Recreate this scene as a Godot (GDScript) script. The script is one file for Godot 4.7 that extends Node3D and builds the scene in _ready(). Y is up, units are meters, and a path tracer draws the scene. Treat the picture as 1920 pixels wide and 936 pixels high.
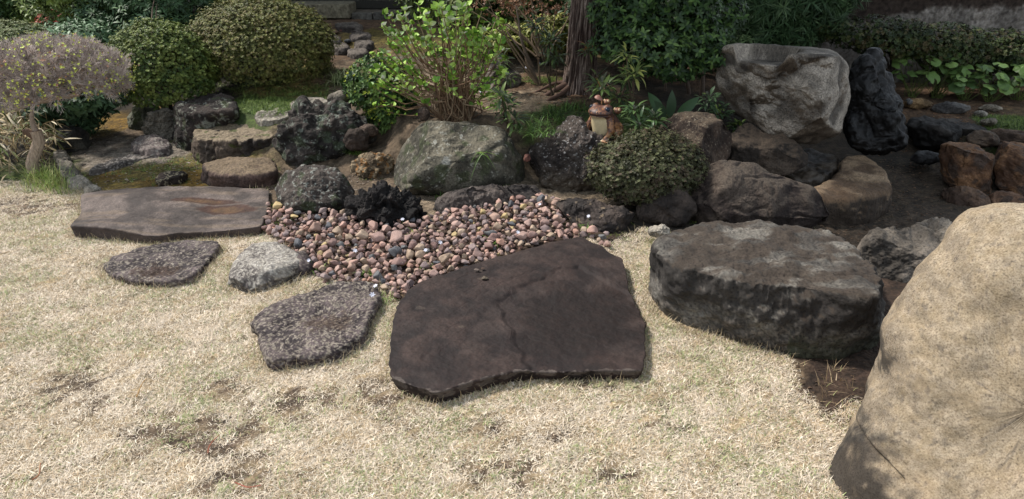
extends Node3D
# A stone garden edge: dry lawn, stepping slabs, a bed of red river pebbles, rocks, clipped shrubs and a stone water basin.
# Surveyed from the photograph: spot() gives the place on the level «h» that the sight line through a point of the photograph meets.
const F := 1250.0
const PITCH := 0.4468
const EYE := Vector3(0, 1.6, 0)

var rng := RandomNumberGenerator.new()
var fbm := FastNoiseLite.new()
var sim := FastNoiseLite.new()
var cel := FastNoiseLite.new()
var M := {}
var taken := {}
var ctrl := []
var footprints := []      # what the lawn and the litter leave free: polygons in x, z


# ---------------------------------------------------------------- small helpers
func ray(px, py) -> Vector3:
	var x = (px - 960.0) / F
	var y = (468.0 - py) / F
	return Vector3(x, y * cos(PITCH) - sin(PITCH), -cos(PITCH) - y * sin(PITCH))

func spot(px, py, h = 0.0) -> Vector3:
	var d = ray(px, py)
	return EYE + d * ((h - EYE.y) / d.y)

func spot_d(px, py, dist) -> Vector3:     # at «dist» metres in front of the eye, measured level
	var d = ray(px, py)
	return EYE + d * (dist / -d.z)

func pairs(a) -> Array:
	var r = []
	for i in range(0, a.size(), 2): r.append(Vector2(a[i], a[i + 1]))
	return r

func area(a, h = 0.0) -> PackedVector2Array:      # outline on the ground, in x and z
	var r = PackedVector2Array()
	for q in pairs(a):
		var p = spot(q.x, q.y, h)
		r.append(Vector2(p.x, p.z))
	return r

func k(r, gr, b) -> Color: return Color(r / 255.0, gr / 255.0, b / 255.0)
func rf(a, b) -> float: return rng.randf_range(a, b)
func rv() -> Vector3: return Vector3(rf(-1, 1), rf(-1, 1), rf(-1, 1))
func sphere_dir() -> Vector3:
	var z = rf(-1, 1)
	var a = rf(0, TAU)
	return Vector3(sqrt(1 - z * z) * cos(a), z, sqrt(1 - z * z) * sin(a))

func numbered(called) -> String:
	taken[called] = taken.get(called, -1) + 1
	return called if taken[called] == 0 else "%s_%03d" % [called, taken[called]]

func tag(o, label, category = "", group = "", kind = ""):
	if label: o.set_meta("label", label)
	if category: o.set_meta("category", category)
	if group: o.set_meta("group", group)
	if kind: o.set_meta("kind", kind)
	return o

func thing(called, label, category, at = Vector3.ZERO, group = "", kind = "") -> Node3D:
	var o = Node3D.new()
	o.name = numbered(called)
	o.position = at
	add_child(o)
	return tag(o, label, category, group, kind)

func put(called, mesh, m, parent = self, at = Vector3.ZERO) -> MeshInstance3D:
	var o = MeshInstance3D.new()
	o.name = numbered(called) if parent == self else called
	o.mesh = mesh
	o.material_override = m
	o.position = at
	parent.add_child(o, true)
	return o

func along(at: Vector3, dir: Vector3, up = Vector3.UP, s = 1.0) -> Transform3D:
	var z = dir.normalized()
	var x = up.cross(z)
	if x.length() < 0.01: x = Vector3.RIGHT.cross(z)
	x = x.normalized()
	return Transform3D(Basis(x * s, z.cross(x) * s, z * s), at)

func many(called, mesh, m, xs: Array, cols: Array, parent = self) -> MultiMeshInstance3D:
	var mm = MultiMesh.new()
	mm.transform_format = MultiMesh.TRANSFORM_3D
	mm.use_colors = true
	mm.mesh = mesh
	mm.instance_count = xs.size()
	for i in xs.size():
		mm.set_instance_transform(i, xs[i])
		mm.set_instance_color(i, cols[i])
	var o = MultiMeshInstance3D.new()
	o.name = numbered(called) if parent == self else called
	o.multimesh = mm
	o.material_override = m
	parent.add_child(o, true)
	o.set_meta("kind", "stuff")
	return o

func build(st: SurfaceTool) -> ArrayMesh:
	st.generate_normals()
	return st.commit()

func begin() -> SurfaceTool:
	var st = SurfaceTool.new()
	st.begin(Mesh.PRIMITIVE_TRIANGLES)
	return st

func quad(st, a, b, c, d):
	for v in [a, b, c, a, c, d]: st.add_vertex(v)

func tube(st: SurfaceTool, pts: Array, radii: Array, sides = 6):
	var side = Vector3.ZERO
	var last = []
	st.set_smooth_group(1)
	for i in pts.size():
		var d = (pts[mini(i + 1, pts.size() - 1)] - pts[maxi(i - 1, 0)]).normalized()
		if side == Vector3.ZERO: side = d.cross(Vector3(0.31, 0.2, 0.93)).normalized()
		side = (side - d * side.dot(d)).normalized()
		var other = d.cross(side)
		var ring = []
		for j in sides:
			var a = TAU * j / sides
			ring.append(pts[i] + (side * cos(a) + other * sin(a)) * radii[i])
		if i:
			for j in sides:
				var n = (j + 1) % sides
				quad(st, last[j], ring[j], ring[n], last[n])
		last = ring

func limb(a: Vector3, b: Vector3, bend: float, n = 6) -> Array:
	var r = []
	var o1 = rv() * bend
	var o2 = rv() * bend * 0.5
	for i in n + 1:
		var t = float(i) / n
		r.append(a.lerp(b, t) + o1 * sin(PI * t) + o2 * sin(TAU * t))
	return r

func taper(n, r0, r1) -> Array:
	var r = []
	for i in n + 1: r.append(lerpf(r0, r1, float(i) / n))
	return r

func box(st, c: Vector3, s: Vector3, bev = 0.01):     # a box with chamfered edges
	var h = s / 2
	bev = minf(bev, minf(h.x, minf(h.y, h.z)) * 0.8)
	st.set_smooth_group(-1)
	for ax in 3:
		for sg in [-1.0, 1.0]:
			var n = Vector3.ZERO
			n[ax] = sg
			var u = Vector3.ZERO
			u[(ax + 1) % 3] = 1
			var v = Vector3.ZERO
			v[(ax + 2) % 3] = 1
			var hu = h[(ax + 1) % 3] - bev
			var hv = h[(ax + 2) % 3] - bev
			var o = c + n * h[ax]
			var q = [o - u * hu - v * hv, o + u * hu - v * hv, o + u * hu + v * hv, o - u * hu + v * hv]
			if sg > 0: q.reverse()
			quad(st, q[0], q[1], q[2], q[3])
	for ax in 3:                      # the edges that run along axis ax
		var a1 = (ax + 1) % 3
		var a2 = (ax + 2) % 3
		for s1 in [-1.0, 1.0]:
			for s2 in [-1.0, 1.0]:
				var e = []
				for w in [[0, -1], [0, 1], [1, 1], [1, -1]]:
					var p = c
					p[ax] += w[1] * (h[ax] - bev)
					p[a1] += s1 * (h[a1] - (bev if w[0] else 0.0))
					p[a2] += s2 * (h[a2] - (0.0 if w[0] else bev))
					e.append(p)
				if s1 * s2 < 0: e.reverse()
				quad(st, e[0], e[1], e[2], e[3])
	for s1 in [-1.0, 1.0]:
		for s2 in [-1.0, 1.0]:
			for s3 in [-1.0, 1.0]:
				var t = [c + Vector3(s1 * h.x, s2 * (h.y - bev), s3 * (h.z - bev)), c + Vector3(s1 * (h.x - bev), s2 * h.y, s3 * (h.z - bev)), c + Vector3(s1 * (h.x - bev), s2 * (h.y - bev), s3 * h.z)]
				if s1 * s2 * s3 > 0: t.reverse()
				for v in t: st.add_vertex(v)


# ---------------------------------------------------------------- materials
func noise_image(size, freq, seed_, octaves = 3, type = FastNoiseLite.TYPE_SIMPLEX_SMOOTH) -> Image:
	var n = FastNoiseLite.new()
	n.noise_type = type
	n.frequency = freq
	n.seed = seed_
	n.fractal_octaves = octaves
	var im = n.get_seamless_image(size, size)
	im.convert(Image.FORMAT_L8)
	return im

func grain(size, lo: Color, hi: Color, fine, coarse, seed_, pepper = 0.0) -> ImageTexture:   # mottled grain, with dark and pale crystals
	var a = noise_image(size, fine, seed_, 2).get_data()
	var b = noise_image(size, coarse, seed_ + 5, 4).get_data()
	var c = noise_image(size, fine * 0.7, seed_ + 9, 1).get_data()
	var out = PackedByteArray()
	out.resize(size * size * 3)
	for i in size * size:
		var t = clampf((a[i] * 0.55 + b[i] * 0.45) / 255.0, 0, 1)
		t = clampf((t - 0.5) * 1.7 + 0.5, 0, 1)
		var q = lo.lerp(hi, t)
		var s = c[i] / 255.0
		if pepper > 0.0:
			if s > 0.70: q = q.lerp(Color(1, 0.99, 0.96), pepper * minf(1, (s - 0.70) * 9))
			elif s < 0.28: q = q.lerp(Color(0.22, 0.2, 0.2), pepper * minf(1, (0.28 - s) * 9))
		out[i * 3] = int(q.r * 255)
		out[i * 3 + 1] = int(q.g * 255)
		out[i * 3 + 2] = int(q.b * 255)
	return ImageTexture.create_from_image(Image.create_from_data(size, size, false, Image.FORMAT_RGB8, out))

func surface(tex, rough, scale = Vector3.ONE, relief = null, cm = 0.3, spec = 0.4) -> StandardMaterial3D:
	var m = StandardMaterial3D.new()
	m.vertex_color_use_as_albedo = true
	m.vertex_color_is_srgb = true
	m.albedo_texture = tex
	m.roughness = rough
	m.metallic_specular = spec
	m.uv1_triplanar = true
	m.uv1_scale = scale
	if relief:
		m.heightmap_enabled = true
		m.heightmap_texture = relief
		m.heightmap_scale = cm
	m.cull_mode = BaseMaterial3D.CULL_DISABLED
	return m

func leaf_mat(c: Color, rough = 0.45, back = 0.35) -> StandardMaterial3D:
	var m = StandardMaterial3D.new()
	m.vertex_color_use_as_albedo = true
	m.vertex_color_is_srgb = true
	m.albedo_color = c
	m.roughness = rough
	m.metallic_specular = 0.32
	if back > 0.0:
		m.backlight_enabled = true
		m.backlight = Color(back, back, back)
	m.cull_mode = BaseMaterial3D.CULL_DISABLED
	return m

func make_materials():
	var g1 = grain(512, k(190, 188, 184), k(255, 252, 246), 0.11, 0.012, 3, 0.5)
	var g2 = grain(512, k(165, 160, 155), k(255, 250, 245), 0.12, 0.02, 21, 0.0)
	var g3 = grain(512, k(156, 152, 147), k(255, 255, 255), 0.06, 0.015, 41, 0.3)
	var r1 = ImageTexture.create_from_image(noise_image(512, 0.06, 7, 4))
	var r2 = ImageTexture.create_from_image(noise_image(512, 0.03, 17, 5))
	M.granite = surface(g1, 0.9, Vector3.ONE * 1.9, r1, 0.24)
	M.granite_big = surface(grain(1024, k(172, 160, 144), k(255, 250, 242), 0.2, 0.05, 33, 0.55), 0.9, Vector3.ONE * 1.15, r1, 0.1)
	M.lava = surface(g3, 0.95, Vector3.ONE * 2.3, r1, 0.6)
	M.slate = surface(g2, 0.8, Vector3.ONE * 1.3, r2, 0.25)
	M.speckled = surface(g3, 0.85, Vector3.ONE * 2.0, r1, 0.3)
	M.wet = surface(g2, 0.58, Vector3.ONE * 2.0, r1, 0.25)
	M.earth = surface(g3, 0.97, Vector3.ONE * 1.2, r1, 0.9)
	M.pebble = surface(grain(256, k(150, 140, 136), k(255, 250, 246), 0.06, 0.02, 61, 0.35), 0.75, Vector3.ONE * 5.0, r1, 0.15)
	M.bark = surface(g2, 0.95, Vector3(5, 0.8, 5), r2, 1.2)
	M.spray = leaf_mat(Color.WHITE, 0.85, 0.2)
	M.twig = surface(g2, 0.9, Vector3.ONE * 6.0)
	M.concrete = surface(g3, 0.95, Vector3.ONE * 0.7, r1, 0.25)
	M.glaze = surface(null, 0.55, Vector3.ONE, null, 0, 0.5)
	M.straw = leaf_mat(Color.WHITE, 0.7, 0.3)
	M.leaf = leaf_mat(Color.WHITE, 0.5, 0.35)
	M.gloss = leaf_mat(Color.WHITE, 0.45, 0.25)
	M.gloss.metallic_specular = 0.3


# ---------------------------------------------------------------- rocks
var PLAIN := {
	"seed": 1, "lump": 0.02, "lf": 4.0, "rough": 0.006, "rf": 22.0, "ridge": 0.0, "gf": 6.0, "pit": 0.0, "pf": 16.0, "strata": 0.0, "stf": 22.0, "sdir": Vector3(0.1, 1, 0.1),
	"a": Color(0.3, 0.28, 0.26), "b": Color(0.36, 0.34, 0.32), "cf": 3.0, "sp": 0.12, "sf": 60.0,
	"lic": Color(0.7, 0.7, 0.68), "lit": 2.0, "lif": 12.0, "lup": 0.1, "moss": Color(0.3, 0.33, 0.16), "mot": 2.0,
	"top": Color(0.5, 0.45, 0.4), "topk": 0.0, "cuts": [], "e": 0.72, "eb": 0.8, "sm": 2, "bev": 0.02, "dome": 0.0, "flare": 0.02, "res": 0.5, "mat": "granite", "foot": true, "hb": -0.03, "bulge": 0.0, "wob": 0.015, "cut": 0.25, "dim": 0.8,
}

func grid_normals(P: PackedVector3Array, nr: int, nt: int) -> PackedVector3Array:
	var N = PackedVector3Array()
	N.resize(P.size())
	for i in nr:
		var up = maxi(i - 1, 0) * nt
		var dn = mini(i + 1, nr - 1) * nt
		var at = i * nt
		for j in nt:
			N[at + j] = (P[dn + j] - P[up + j]).cross(P[at + (j + 1) % nt] - P[at + (j + nt - 1) % nt]).normalized()
	return N

func bumps(q: Vector3, o) -> float:
	var d = o.lump * fbm.get_noise_3dv(q * o.lf) + o.rough * fbm.get_noise_3dv(q * o.rf)
	if o.ridge > 0.0:
		d -= o.ridge * maxf(0.0, 1.0 - absf(sim.get_noise_3dv(q * o.gf)) * 5.0)
	if o.pit > 0.0:
		d += o.pit * (cel.get_noise_3dv(q * o.pf) + 0.3)
	if o.strata > 0.0:
		var t = q.dot(o.sdir) * o.stf + 1.3 * fbm.get_noise_3dv(q * 3.0)
		t -= floorf(t)
		d += o.strata * (t * t - 0.4)
	return d

func paint(q: Vector3, n: Vector3, o) -> Color:
	var m = fbm.get_noise_3dv(q * o.cf) * 0.9 + 0.5
	var c: Color = (o.a * 0.84).lerp(o.b * 1.1, smoothstep(0.2, 0.8, m))
	var hi = sim.get_noise_3dv(q * o.sf)
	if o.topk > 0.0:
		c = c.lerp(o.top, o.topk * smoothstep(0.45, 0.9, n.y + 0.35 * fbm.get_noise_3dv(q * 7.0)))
	if o.mot < 1.5:
		c = c.lerp(o.moss, 0.85 * smoothstep(o.mot, o.mot + 0.25, fbm.get_noise_3dv(q * 6.0 + Vector3(9, 31, 4)) - 0.15 * n.y))
	if o.lit < 1.5:
		var v = fbm.get_noise_3dv(q * o.lif + Vector3(71, 3, 17)) + o.lup * n.y + 0.35 * hi
		c = c.lerp(o.lic, 0.85 * smoothstep(o.lit, o.lit + 0.14, v))
	return c * (o.dim + o.dim * o.sp * hi)

func rock_body(P: PackedVector3Array, nr: int, nt: int, o, called, label, category, base: Vector3, group = "") -> MeshInstance3D:
	var off = Vector3(o.seed * 13.71, o.seed * 7.13, o.seed * 3.77)
	var own_rng = RandomNumberGenerator.new()
	own_rng.seed = int(o.seed) * 101 + 7
	var planes = o.cuts.duplicate()
	for i in o.get("facets", 0):
		planes.append([Vector3(own_rng.randf_range(-1, 1), own_rng.randf_range(-0.5, 1), own_rng.randf_range(-1, 1)), own_rng.randf_range(0.9, 0.98)])
	for cut in planes:                       # facets: what lies past the plane is pressed back on it
		var n: Vector3 = cut[0].normalized()
		var far = -1e9
		var near = 1e9
		for p in P:
			far = maxf(far, p.dot(n))
			near = minf(near, p.dot(n))
		var lim = lerpf(near, far, cut[1])
		for i in P.size():
			var e = P[i].dot(n) - lim
			if e > 0: P[i] -= n * e * 0.93
	var N = grid_normals(P, nr, nt)
	var sg: float = o.sg
	for i in P.size():
		P[i] += N[i] * sg * bumps(P[i] + off, o)
	if o.has("post"):
		for i in P.size(): P[i] = o.post.call(P[i] + base) - base
	N = grid_normals(P, nr, nt)
	var cols = PackedColorArray()
	cols.resize(P.size())
	var own = o.has("tint")
	for i in P.size():
		N[i] *= sg
		var c = paint(P[i] + off, N[i], o)
		if own: c = o.tint.call(P[i] + base, N[i], c * (1.0 / o.dim)) * o.dim
		cols[i] = c
	var I = PackedInt32Array()
	I.resize((nr - 1) * nt * 6)
	var w = 0
	for i in nr - 1:
		for j in nt:
			var a = i * nt + j
			var b = i * nt + (j + 1) % nt
			if sg > 0:
				I[w] = a; I[w + 1] = b; I[w + 2] = a + nt
				I[w + 3] = b; I[w + 4] = b + nt; I[w + 5] = a + nt
			else:
				I[w] = a; I[w + 1] = a + nt; I[w + 2] = b
				I[w + 3] = b; I[w + 4] = a + nt; I[w + 5] = b + nt
			w += 6
	var arr = []
	arr.resize(Mesh.ARRAY_MAX)
	arr[Mesh.ARRAY_VERTEX] = P
	arr[Mesh.ARRAY_NORMAL] = N
	arr[Mesh.ARRAY_COLOR] = cols
	arr[Mesh.ARRAY_INDEX] = I
	var mesh = ArrayMesh.new()
	mesh.add_surface_from_arrays(Mesh.PRIMITIVE_TRIANGLES, arr)
	var r = put(called, mesh, M[o.mat], self, base)
	return tag(r, label, category, group)

func rounded(poly: Array, times, cut = 0.25) -> Array:      # corners cut off, with a third value carried along
	for n in times:
		var r = []
		for i in poly.size():
			var a = poly[i]
			var b = poly[(i + 1) % poly.size()]
			r.append(a.lerp(b, cut))
			r.append(a.lerp(b, 1.0 - cut))
		poly = r
	return poly

func reach(poly: Array, nt: int) -> Array:      # distance from the origin to the outline (x, y of its points) in nt directions; the third value goes along
	var r = []
	for j in nt:
		var a = TAU * j / nt
		var d = Vector2(cos(a), sin(a))
		var best = -1.0
		var third = 0.0
		for i in poly.size():
			var p = Vector2(poly[i].x, poly[i].y)
			var q = poly[(i + 1) % poly.size()]
			var e = Vector2(q.x, q.y) - p
			var den = d.cross(e)
			if absf(den) < 1e-9: continue
			var t = p.cross(e) / den
			var u = p.cross(d) / den
			if t > best and u >= -0.0001 and u <= 1.0001:
				best = t
				third = lerpf(poly[i].z, q.z, u)
		r.append(Vector2(maxf(best, 0.01), third))
	return r

func perimeter(a) -> float:
	var q = pairs(a)
	var s = 0.0
	for i in q.size(): s += q[i].distance_to(q[(i + 1) % q.size()])
	return s

# A stone that stands up: its outline as seen, at a distance, swelling out by «front» towards us and by «back» behind.
func boulder(called, label, outline, dist, front, back, given = {}, category = "rock", group = ""):
	var o = PLAIN.duplicate()
	o.merge(given, true)
	var mid = Vector2.ZERO
	var q2 = pairs(outline)
	var lo = q2[0]
	var hi = q2[0]
	for q in q2:
		lo = lo.min(q)
		hi = hi.max(q)
	mid = (lo + hi) / 2
	var c = spot_d(mid.x, mid.y, dist)
	var v = (c - EYE).normalized()
	var X = v.cross(Vector3.UP).normalized()
	var Y = X.cross(v)
	var poly = []
	for q in q2:
		var d = ray(q.x, q.y)
		var w = EYE + d * ((c - EYE).dot(v) / d.dot(v)) - c
		poly.append(Vector3(w.dot(X), w.dot(Y), 0))
	poly = rounded(poly, o.sm)
	var nt = clampi(int(perimeter(outline) * o.res), 40, 420)
	var nr = maxi(24, nt * 3 / 5)
	var R = reach(poly, nt)
	var base = Vector3(c.x, 0, c.z)
	var P = PackedVector3Array()
	for i in nr:
		var phi = lerpf(0.004, PI - 0.004, float(i) / (nr - 1))
		var s = pow(sin(phi), o.e) if i > 0 and i < nr - 1 else 0.0004
		var z = cos(phi)
		z = signf(z) * pow(absf(z), o.eb) * (front if z > 0 else back)
		for j in nt:
			var a = TAU * j / nt
			P.append(c + (X * cos(a) + Y * sin(a)) * R[j].x * s - v * z - base)
	if o.foot:
		var f = PackedVector2Array()
		for j in 24:
			var a = TAU * j / 24
			var r = R[j * nt / 24].x * 0.93
			var p = c + X * cos(a) * r - v * sin(a) * (front if sin(a) > 0 else back) * 0.93
			f.append(Vector2(p.x, p.z))
		footprints.append(f)
	o.sg = 1.0
	if not o.has("facets"): o.facets = 12
	return rock_body(P, nr, nt, o, called, label, category, base, group)

# A stone with a top: the outline of its top as seen, on the level «h» (a third number per point may lift it), with sides down to the level o.hb.
func slab(called, label, outline, h, given = {}, category = "stone", group = "", lifts = []):
	var o = PLAIN.duplicate()
	o.merge(given, true)
	var pts = []
	var q2 = pairs(outline)
	var mid = Vector3.ZERO
	for i in q2.size():
		var y = h + (lifts[i] if lifts.size() else 0.0)
		pts.append(spot(q2[i].x, q2[i].y, y))
		mid += pts[i]
	mid /= pts.size()
	if o.has("ctr"): mid = spot(o.ctr.x, o.ctr.y, h)
	var poly = []
	for p in pts: poly.append(Vector3(p.x - mid.x, p.z - mid.z, p.y))
	poly = rounded(poly, o.sm, o.cut)
	var nt = clampi(int(perimeter(outline) * o.res), 40, o.get("most", 460))
	var R = reach(poly, nt)
	var B = []
	if o.has("base"):
		var bp = []
		for q in pairs(o.base):
			var p = spot(q.x, q.y, o.get("base_h", 0.0))
			bp.append(Vector3(p.x - mid.x, p.z - mid.z, 0))
		B = reach(rounded(bp, o.sm), nt)
	var base = Vector3(mid.x, 0, mid.z)
	var ncap = maxi(12, int(nt * o.get("capres", 0.2)))
	var nside = maxi(6, int(nt * 0.08) + int((h - o.hb) * 60))
	var nbev = 4
	var nr = ncap + nbev + nside
	var hc = mid.y + o.dome
	var P = PackedVector3Array()
	P.resize(nr * nt)
	var f = PackedVector2Array()
	for j in nt:
		var a = TAU * j / nt
		var d = Vector3(cos(a), 0, sin(a))
		var r = R[j].x * (1.0 + o.wob * sim.get_noise_2d(cos(a) * 9 + o.seed * 5, sin(a) * 9))
		var y = R[j].y
		var bev = minf(o.bev, r * 0.4)
		var rb = B[j].x if B.size() else r + o.flare
		for i in ncap:
			var t = 0.0006 + 0.9994 * float(i) / (ncap - 1)
			var s = t * (r - bev)
			P[i * nt + j] = d * s + Vector3.UP * (lerpf(hc, y, pow(t, 1.8)))
		for i in nbev:
			var g = (i + 1.0) / (nbev + 1) * PI / 2
			P[(ncap + i) * nt + j] = d * (r - bev + bev * sin(g)) + Vector3.UP * (y - bev + bev * cos(g))
		for i in nside:
			var t = (i + 0.5) / (nside - 0.5)
			P[(ncap + nbev + i) * nt + j] = d * (lerpf(r, rb, t) + o.bulge * sin(PI * t)) + Vector3.UP * lerpf(y - bev, o.hb, t)
		if j % 6 == 0:
			f.append(Vector2(mid.x, mid.z) + Vector2(d.x, d.z) * maxf(r, rb) * 0.985)
	if o.foot: footprints.append(f)
	o.sg = -1.0
	return rock_body(P, nr, nt, o, called, label, category, base, group)


# ---------------------------------------------------------------- the ground
# Surveyed ground points: place in the photograph, level, kind of ground.
func survey():
	var kinds = {
		"L": k(150, 133, 106), "S": k(66, 53, 44), "B": k(98, 85, 70), "N": k(130, 116, 98), "M": k(98, 88, 45), "O": k(112, 88, 38), "G": k(70, 86, 42), "W": k(74, 64, 53), "P": k(120, 112, 102), "D": k(48, 42, 33), "R": k(96, 76, 58),
	}
	var rows = {
		"L": [-400, 936, 0, 0, 936, 0, 600, 936, 0, 1200, 936, 0, 1480, 936, 0, -400, 600, 0, 0, 600, 0, 300, 600, 0, 700, 800, 0, 1200, 800, 0, 1450, 780, 0, 1260, 620, 0, 1215, 500, 0, 0, 440, 0, 110, 400, 0, 300, 480, 0, 430, 440, 0, 0, 380, 0, 440, 560, 0, 720, 620, 0, -400, 400, 0, 1000, 760, 0, 500, 760, 0, 100, 760, 0, 1150, 600, 0, -700, 500, 0],
		"S": [1580, 720, -0.01, 1660, 660, -0.02, 1660, 590, -0.02, 1700, 560, -0.03, 1800, 700, 0, 590, 425, 0.01, 700, 470, 0.01, 850, 450, 0.015, 980, 425, 0.02, 1080, 420, 0.02, 680, 520, 0, 760, 500, 0],
		"O": [210, 235, 0.06, 240, 228, 0.06, 330, 345, 0.0, 190, 330, 0.0],
		"M": [230, 325, 0.0, 280, 320, 0.01, 330, 310, 0.01, 165, 245, 0.05, 545, 160, 0.3, 575, 175, 0.28, 850, 75, 0.52, 720, 65, 0.52, 1000, 95, 0.45, 560, 130, 0.33],
		"P": [190, 270, 0.04, 230, 285, 0.03, 310, 295, 0.02, 200, 305, 0.01, 350, 275, 0.03],
		"B": [270, 250, 0.05, 640, 130, 0.36, 620, 165, 0.3, 650, 205, 0.26, 575, 225, 0.22, 700, 275, 0.12, 610, 335, 0.03, 1000, 70, 0.5, 800, 110, 0.48, 880, 215, 0.37, 560, 340, 0.02, 1050, 190, 0.37, 720, 340, 0.02, 780, 215, 0.34, 1010, 285, 0.14],
		"N": [760, 370, 0.0, 700, 400, 0.0, 810, 385, 0.0, 1000, 180, 0.4, 990, 130, 0.42, 960, 205, 0.37, 1030, 340, 0.02, 1075, 365, 0.01, 760, 200, 0.36, 830, 150, 0.44, 1010, 120, 0.43],
		"G": [470, 195, 0.28, 500, 205, 0.26, 540, 200, 0.28, 1030, 215, 0.35, 1080, 215, 0.36, 1200, 225, 0.33, 90, 335, 0.0, 110, 345, 0.0, 1900, 230, 0.1, 1930, 260, 0.08],
		"W": [1650, 430, -0.14, 1700, 340, -0.13, 1600, 450, -0.14, 1730, 390, -0.12, 1690, 380, -0.14, 1740, 290, -0.1, 1480, 430, -0.1, 1560, 300, -0.05, 1780, 330, -0.1, 1800, 420, -0.08],
		"D": [1260, 420, -0.01, 1350, 415, -0.05, 1230, 330, 0.05, 1180, 390, 0.0, 1400, 180, 0.2, 1320, 190, 0.28, 1450, 320, 0.02, 1700, 300, -0.08, 1720, 250, 0.0, 60, 270, 0.05, 120, 260, 0.04, 20, 200, 0.2, 150, 200, 0.12, 300, 190, 0.12, 400, 170, 0.25, 100, 100, 0.45, 300, 60, 0.6, 0, 60, 0.55, -200, 150, 0.35, 480, 140, 0.3, 250, 110, 0.4, 1250, 170, 0.32, 1300, 110, 0.35],
		"R": [1090, 178, 0.4, 1130, 185, 0.37, 1700, 200, 0.1, 1790, 222, 0.1, 1850, 215, 0.1, 1600, 190, 0.12, 1840, 170, 0.11, 1960, 180, 0.11, 1240, 110, 0.4, 1310, 150, 0.33, 620, 110, 0.42, 690, 50, 0.57, 640, 40, 0.6, 760, 30, 0.6, 500, 20, 0.62, 1030, 150, 0.42, 1900, 110, 0.13, 1500, 60, 0.3],
	}
	for key in rows:
		var a = rows[key]
		for i in range(0, a.size(), 3):
			var p = spot(a[i], a[i + 1], a[i + 2])
			ctrl.append([p.x, p.z, a[i + 2], kinds[key]])

func ground_at(x, z) -> Array:          # level and colour
	var w = 0.0
	var h = 0.0
	var wc = 0.0
	var c = Color(0, 0, 0)
	var jx = x + 0.16 * fbm.get_noise_2d(x * 2.5, z * 2.5) + 0.03 * sim.get_noise_2d(x * 16, z * 16)
	var jz = z + 0.16 * fbm.get_noise_2d(x * 2.5 + 50, z * 2.5) + 0.03 * sim.get_noise_2d(x * 16 + 50, z * 16)
	for q in ctrl:
		var dx = x - q[0]
		var dz = z - q[1]
		var s = dx * dx + dz * dz + 0.012
		s = 1.0 / (s * s)
		w += s
		h += s * q[2]
		dx = jx - q[0]
		dz = jz - q[1]
		s = dx * dx + dz * dz + 0.004
		s = 1.0 / (s * s * s)
		wc += s
		c += q[3] * s
	return [h / w, c / wc]

func ground_y(x, z) -> float:
	var w = 0.0
	var h = 0.0
	for q in ctrl:
		var dx = x - q[0]
		var dz = z - q[1]
		var s = dx * dx + dz * dz + 0.012
		s = 1.0 / (s * s)
		w += s
		h += s * q[2]
	return h / w

func on_ground(px, py, guess = 0.0) -> Vector3:    # where the sight line meets the ground
	var p = spot(px, py, guess)
	for i in 4: p = spot(px, py, ground_y(p.x, p.z))
	return p

func make_ground():
	var xs = []
	var zs = []
	for v in [-90.0, -40.0, -20.0, -12.0, -8.0]: xs.append(v)
	var x = -6.5
	while x < 5.5:
		xs.append(x)
		x += 0.045
	for v in [6.5, 8.0, 12.0, 20.0, 40.0, 90.0]: xs.append(v)
	for v in [-90.0, -50.0, -25.0, -16.0, -12.0]: zs.append(v)
	var z = -10.5
	while z < -1.0:
		zs.append(z)
		z += 0.045
	for v in [-0.6, 0.5, 2.0, 6.0, 20.0, 60.0]: zs.append(v)
	var V = PackedVector3Array()
	var C = PackedColorArray()
	for b in zs:
		for a in xs:
			var g = ground_at(a, b)
			var c: Color = g[1]
			var n = fbm.get_noise_2d(a * 9, b * 9)
			c = c.lerp(k(84, 71, 60), 0.95 * worn_at(a, b))
			c *= 1.0 + 0.25 * n + 0.15 * sim.get_noise_2d(a * 45, b * 45)
			V.append(Vector3(a, g[0] + 0.006 * n + 0.005 * fbm.get_noise_2d(a * 30, b * 30), b))
			C.append(c)
	var I = PackedInt32Array()
	var w = xs.size()
	for i in zs.size() - 1:
		for j in w - 1:
			var t = i * w + j
			for v in [t, t + 1, t + w, t + 1, t + w + 1, t + w]: I.append(v)
	var arr = []
	arr.resize(Mesh.ARRAY_MAX)
	arr[Mesh.ARRAY_VERTEX] = V
	arr[Mesh.ARRAY_COLOR] = C
	arr[Mesh.ARRAY_INDEX] = I
	var st = SurfaceTool.new()
	st.create_from_arrays(arr)
	st.generate_normals()
	var o = put("ground", st.commit(), M.earth)
	tag(o, "garden ground of bare soil, moss and thatch under lawn, rocks and shrubs", "ground", "", "structure")

func inside(p: Vector2, polys) -> bool:
	for f in polys:
		if Geometry2D.is_point_in_polygon(p, f): return true
	return false


# ---------------------------------------------------------------- grass
func blade(st: SurfaceTool, root: Vector3, dir: Vector3, length, width, droop, col: Color, segs = 2):
	var side = dir.cross(Vector3.UP).normalized() * width / 2
	st.set_color(col)
	var a0 = root - side
	var b0 = root + side
	for i in segs:
		var t = (i + 1.0) / segs
		var c = root + dir * length * t - Vector3.UP * droop * length * t * t
		var s = side * (1.0 - t * 0.85)
		if i == segs - 1:
			for v in [a0, c, b0]: st.add_vertex(v)
		else:
			var a1 = c - s
			var b1 = c + s
			for v in [a0, a1, b0, b0, a1, b1]: st.add_vertex(v)
			a0 = a1
			b0 = b1

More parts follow.
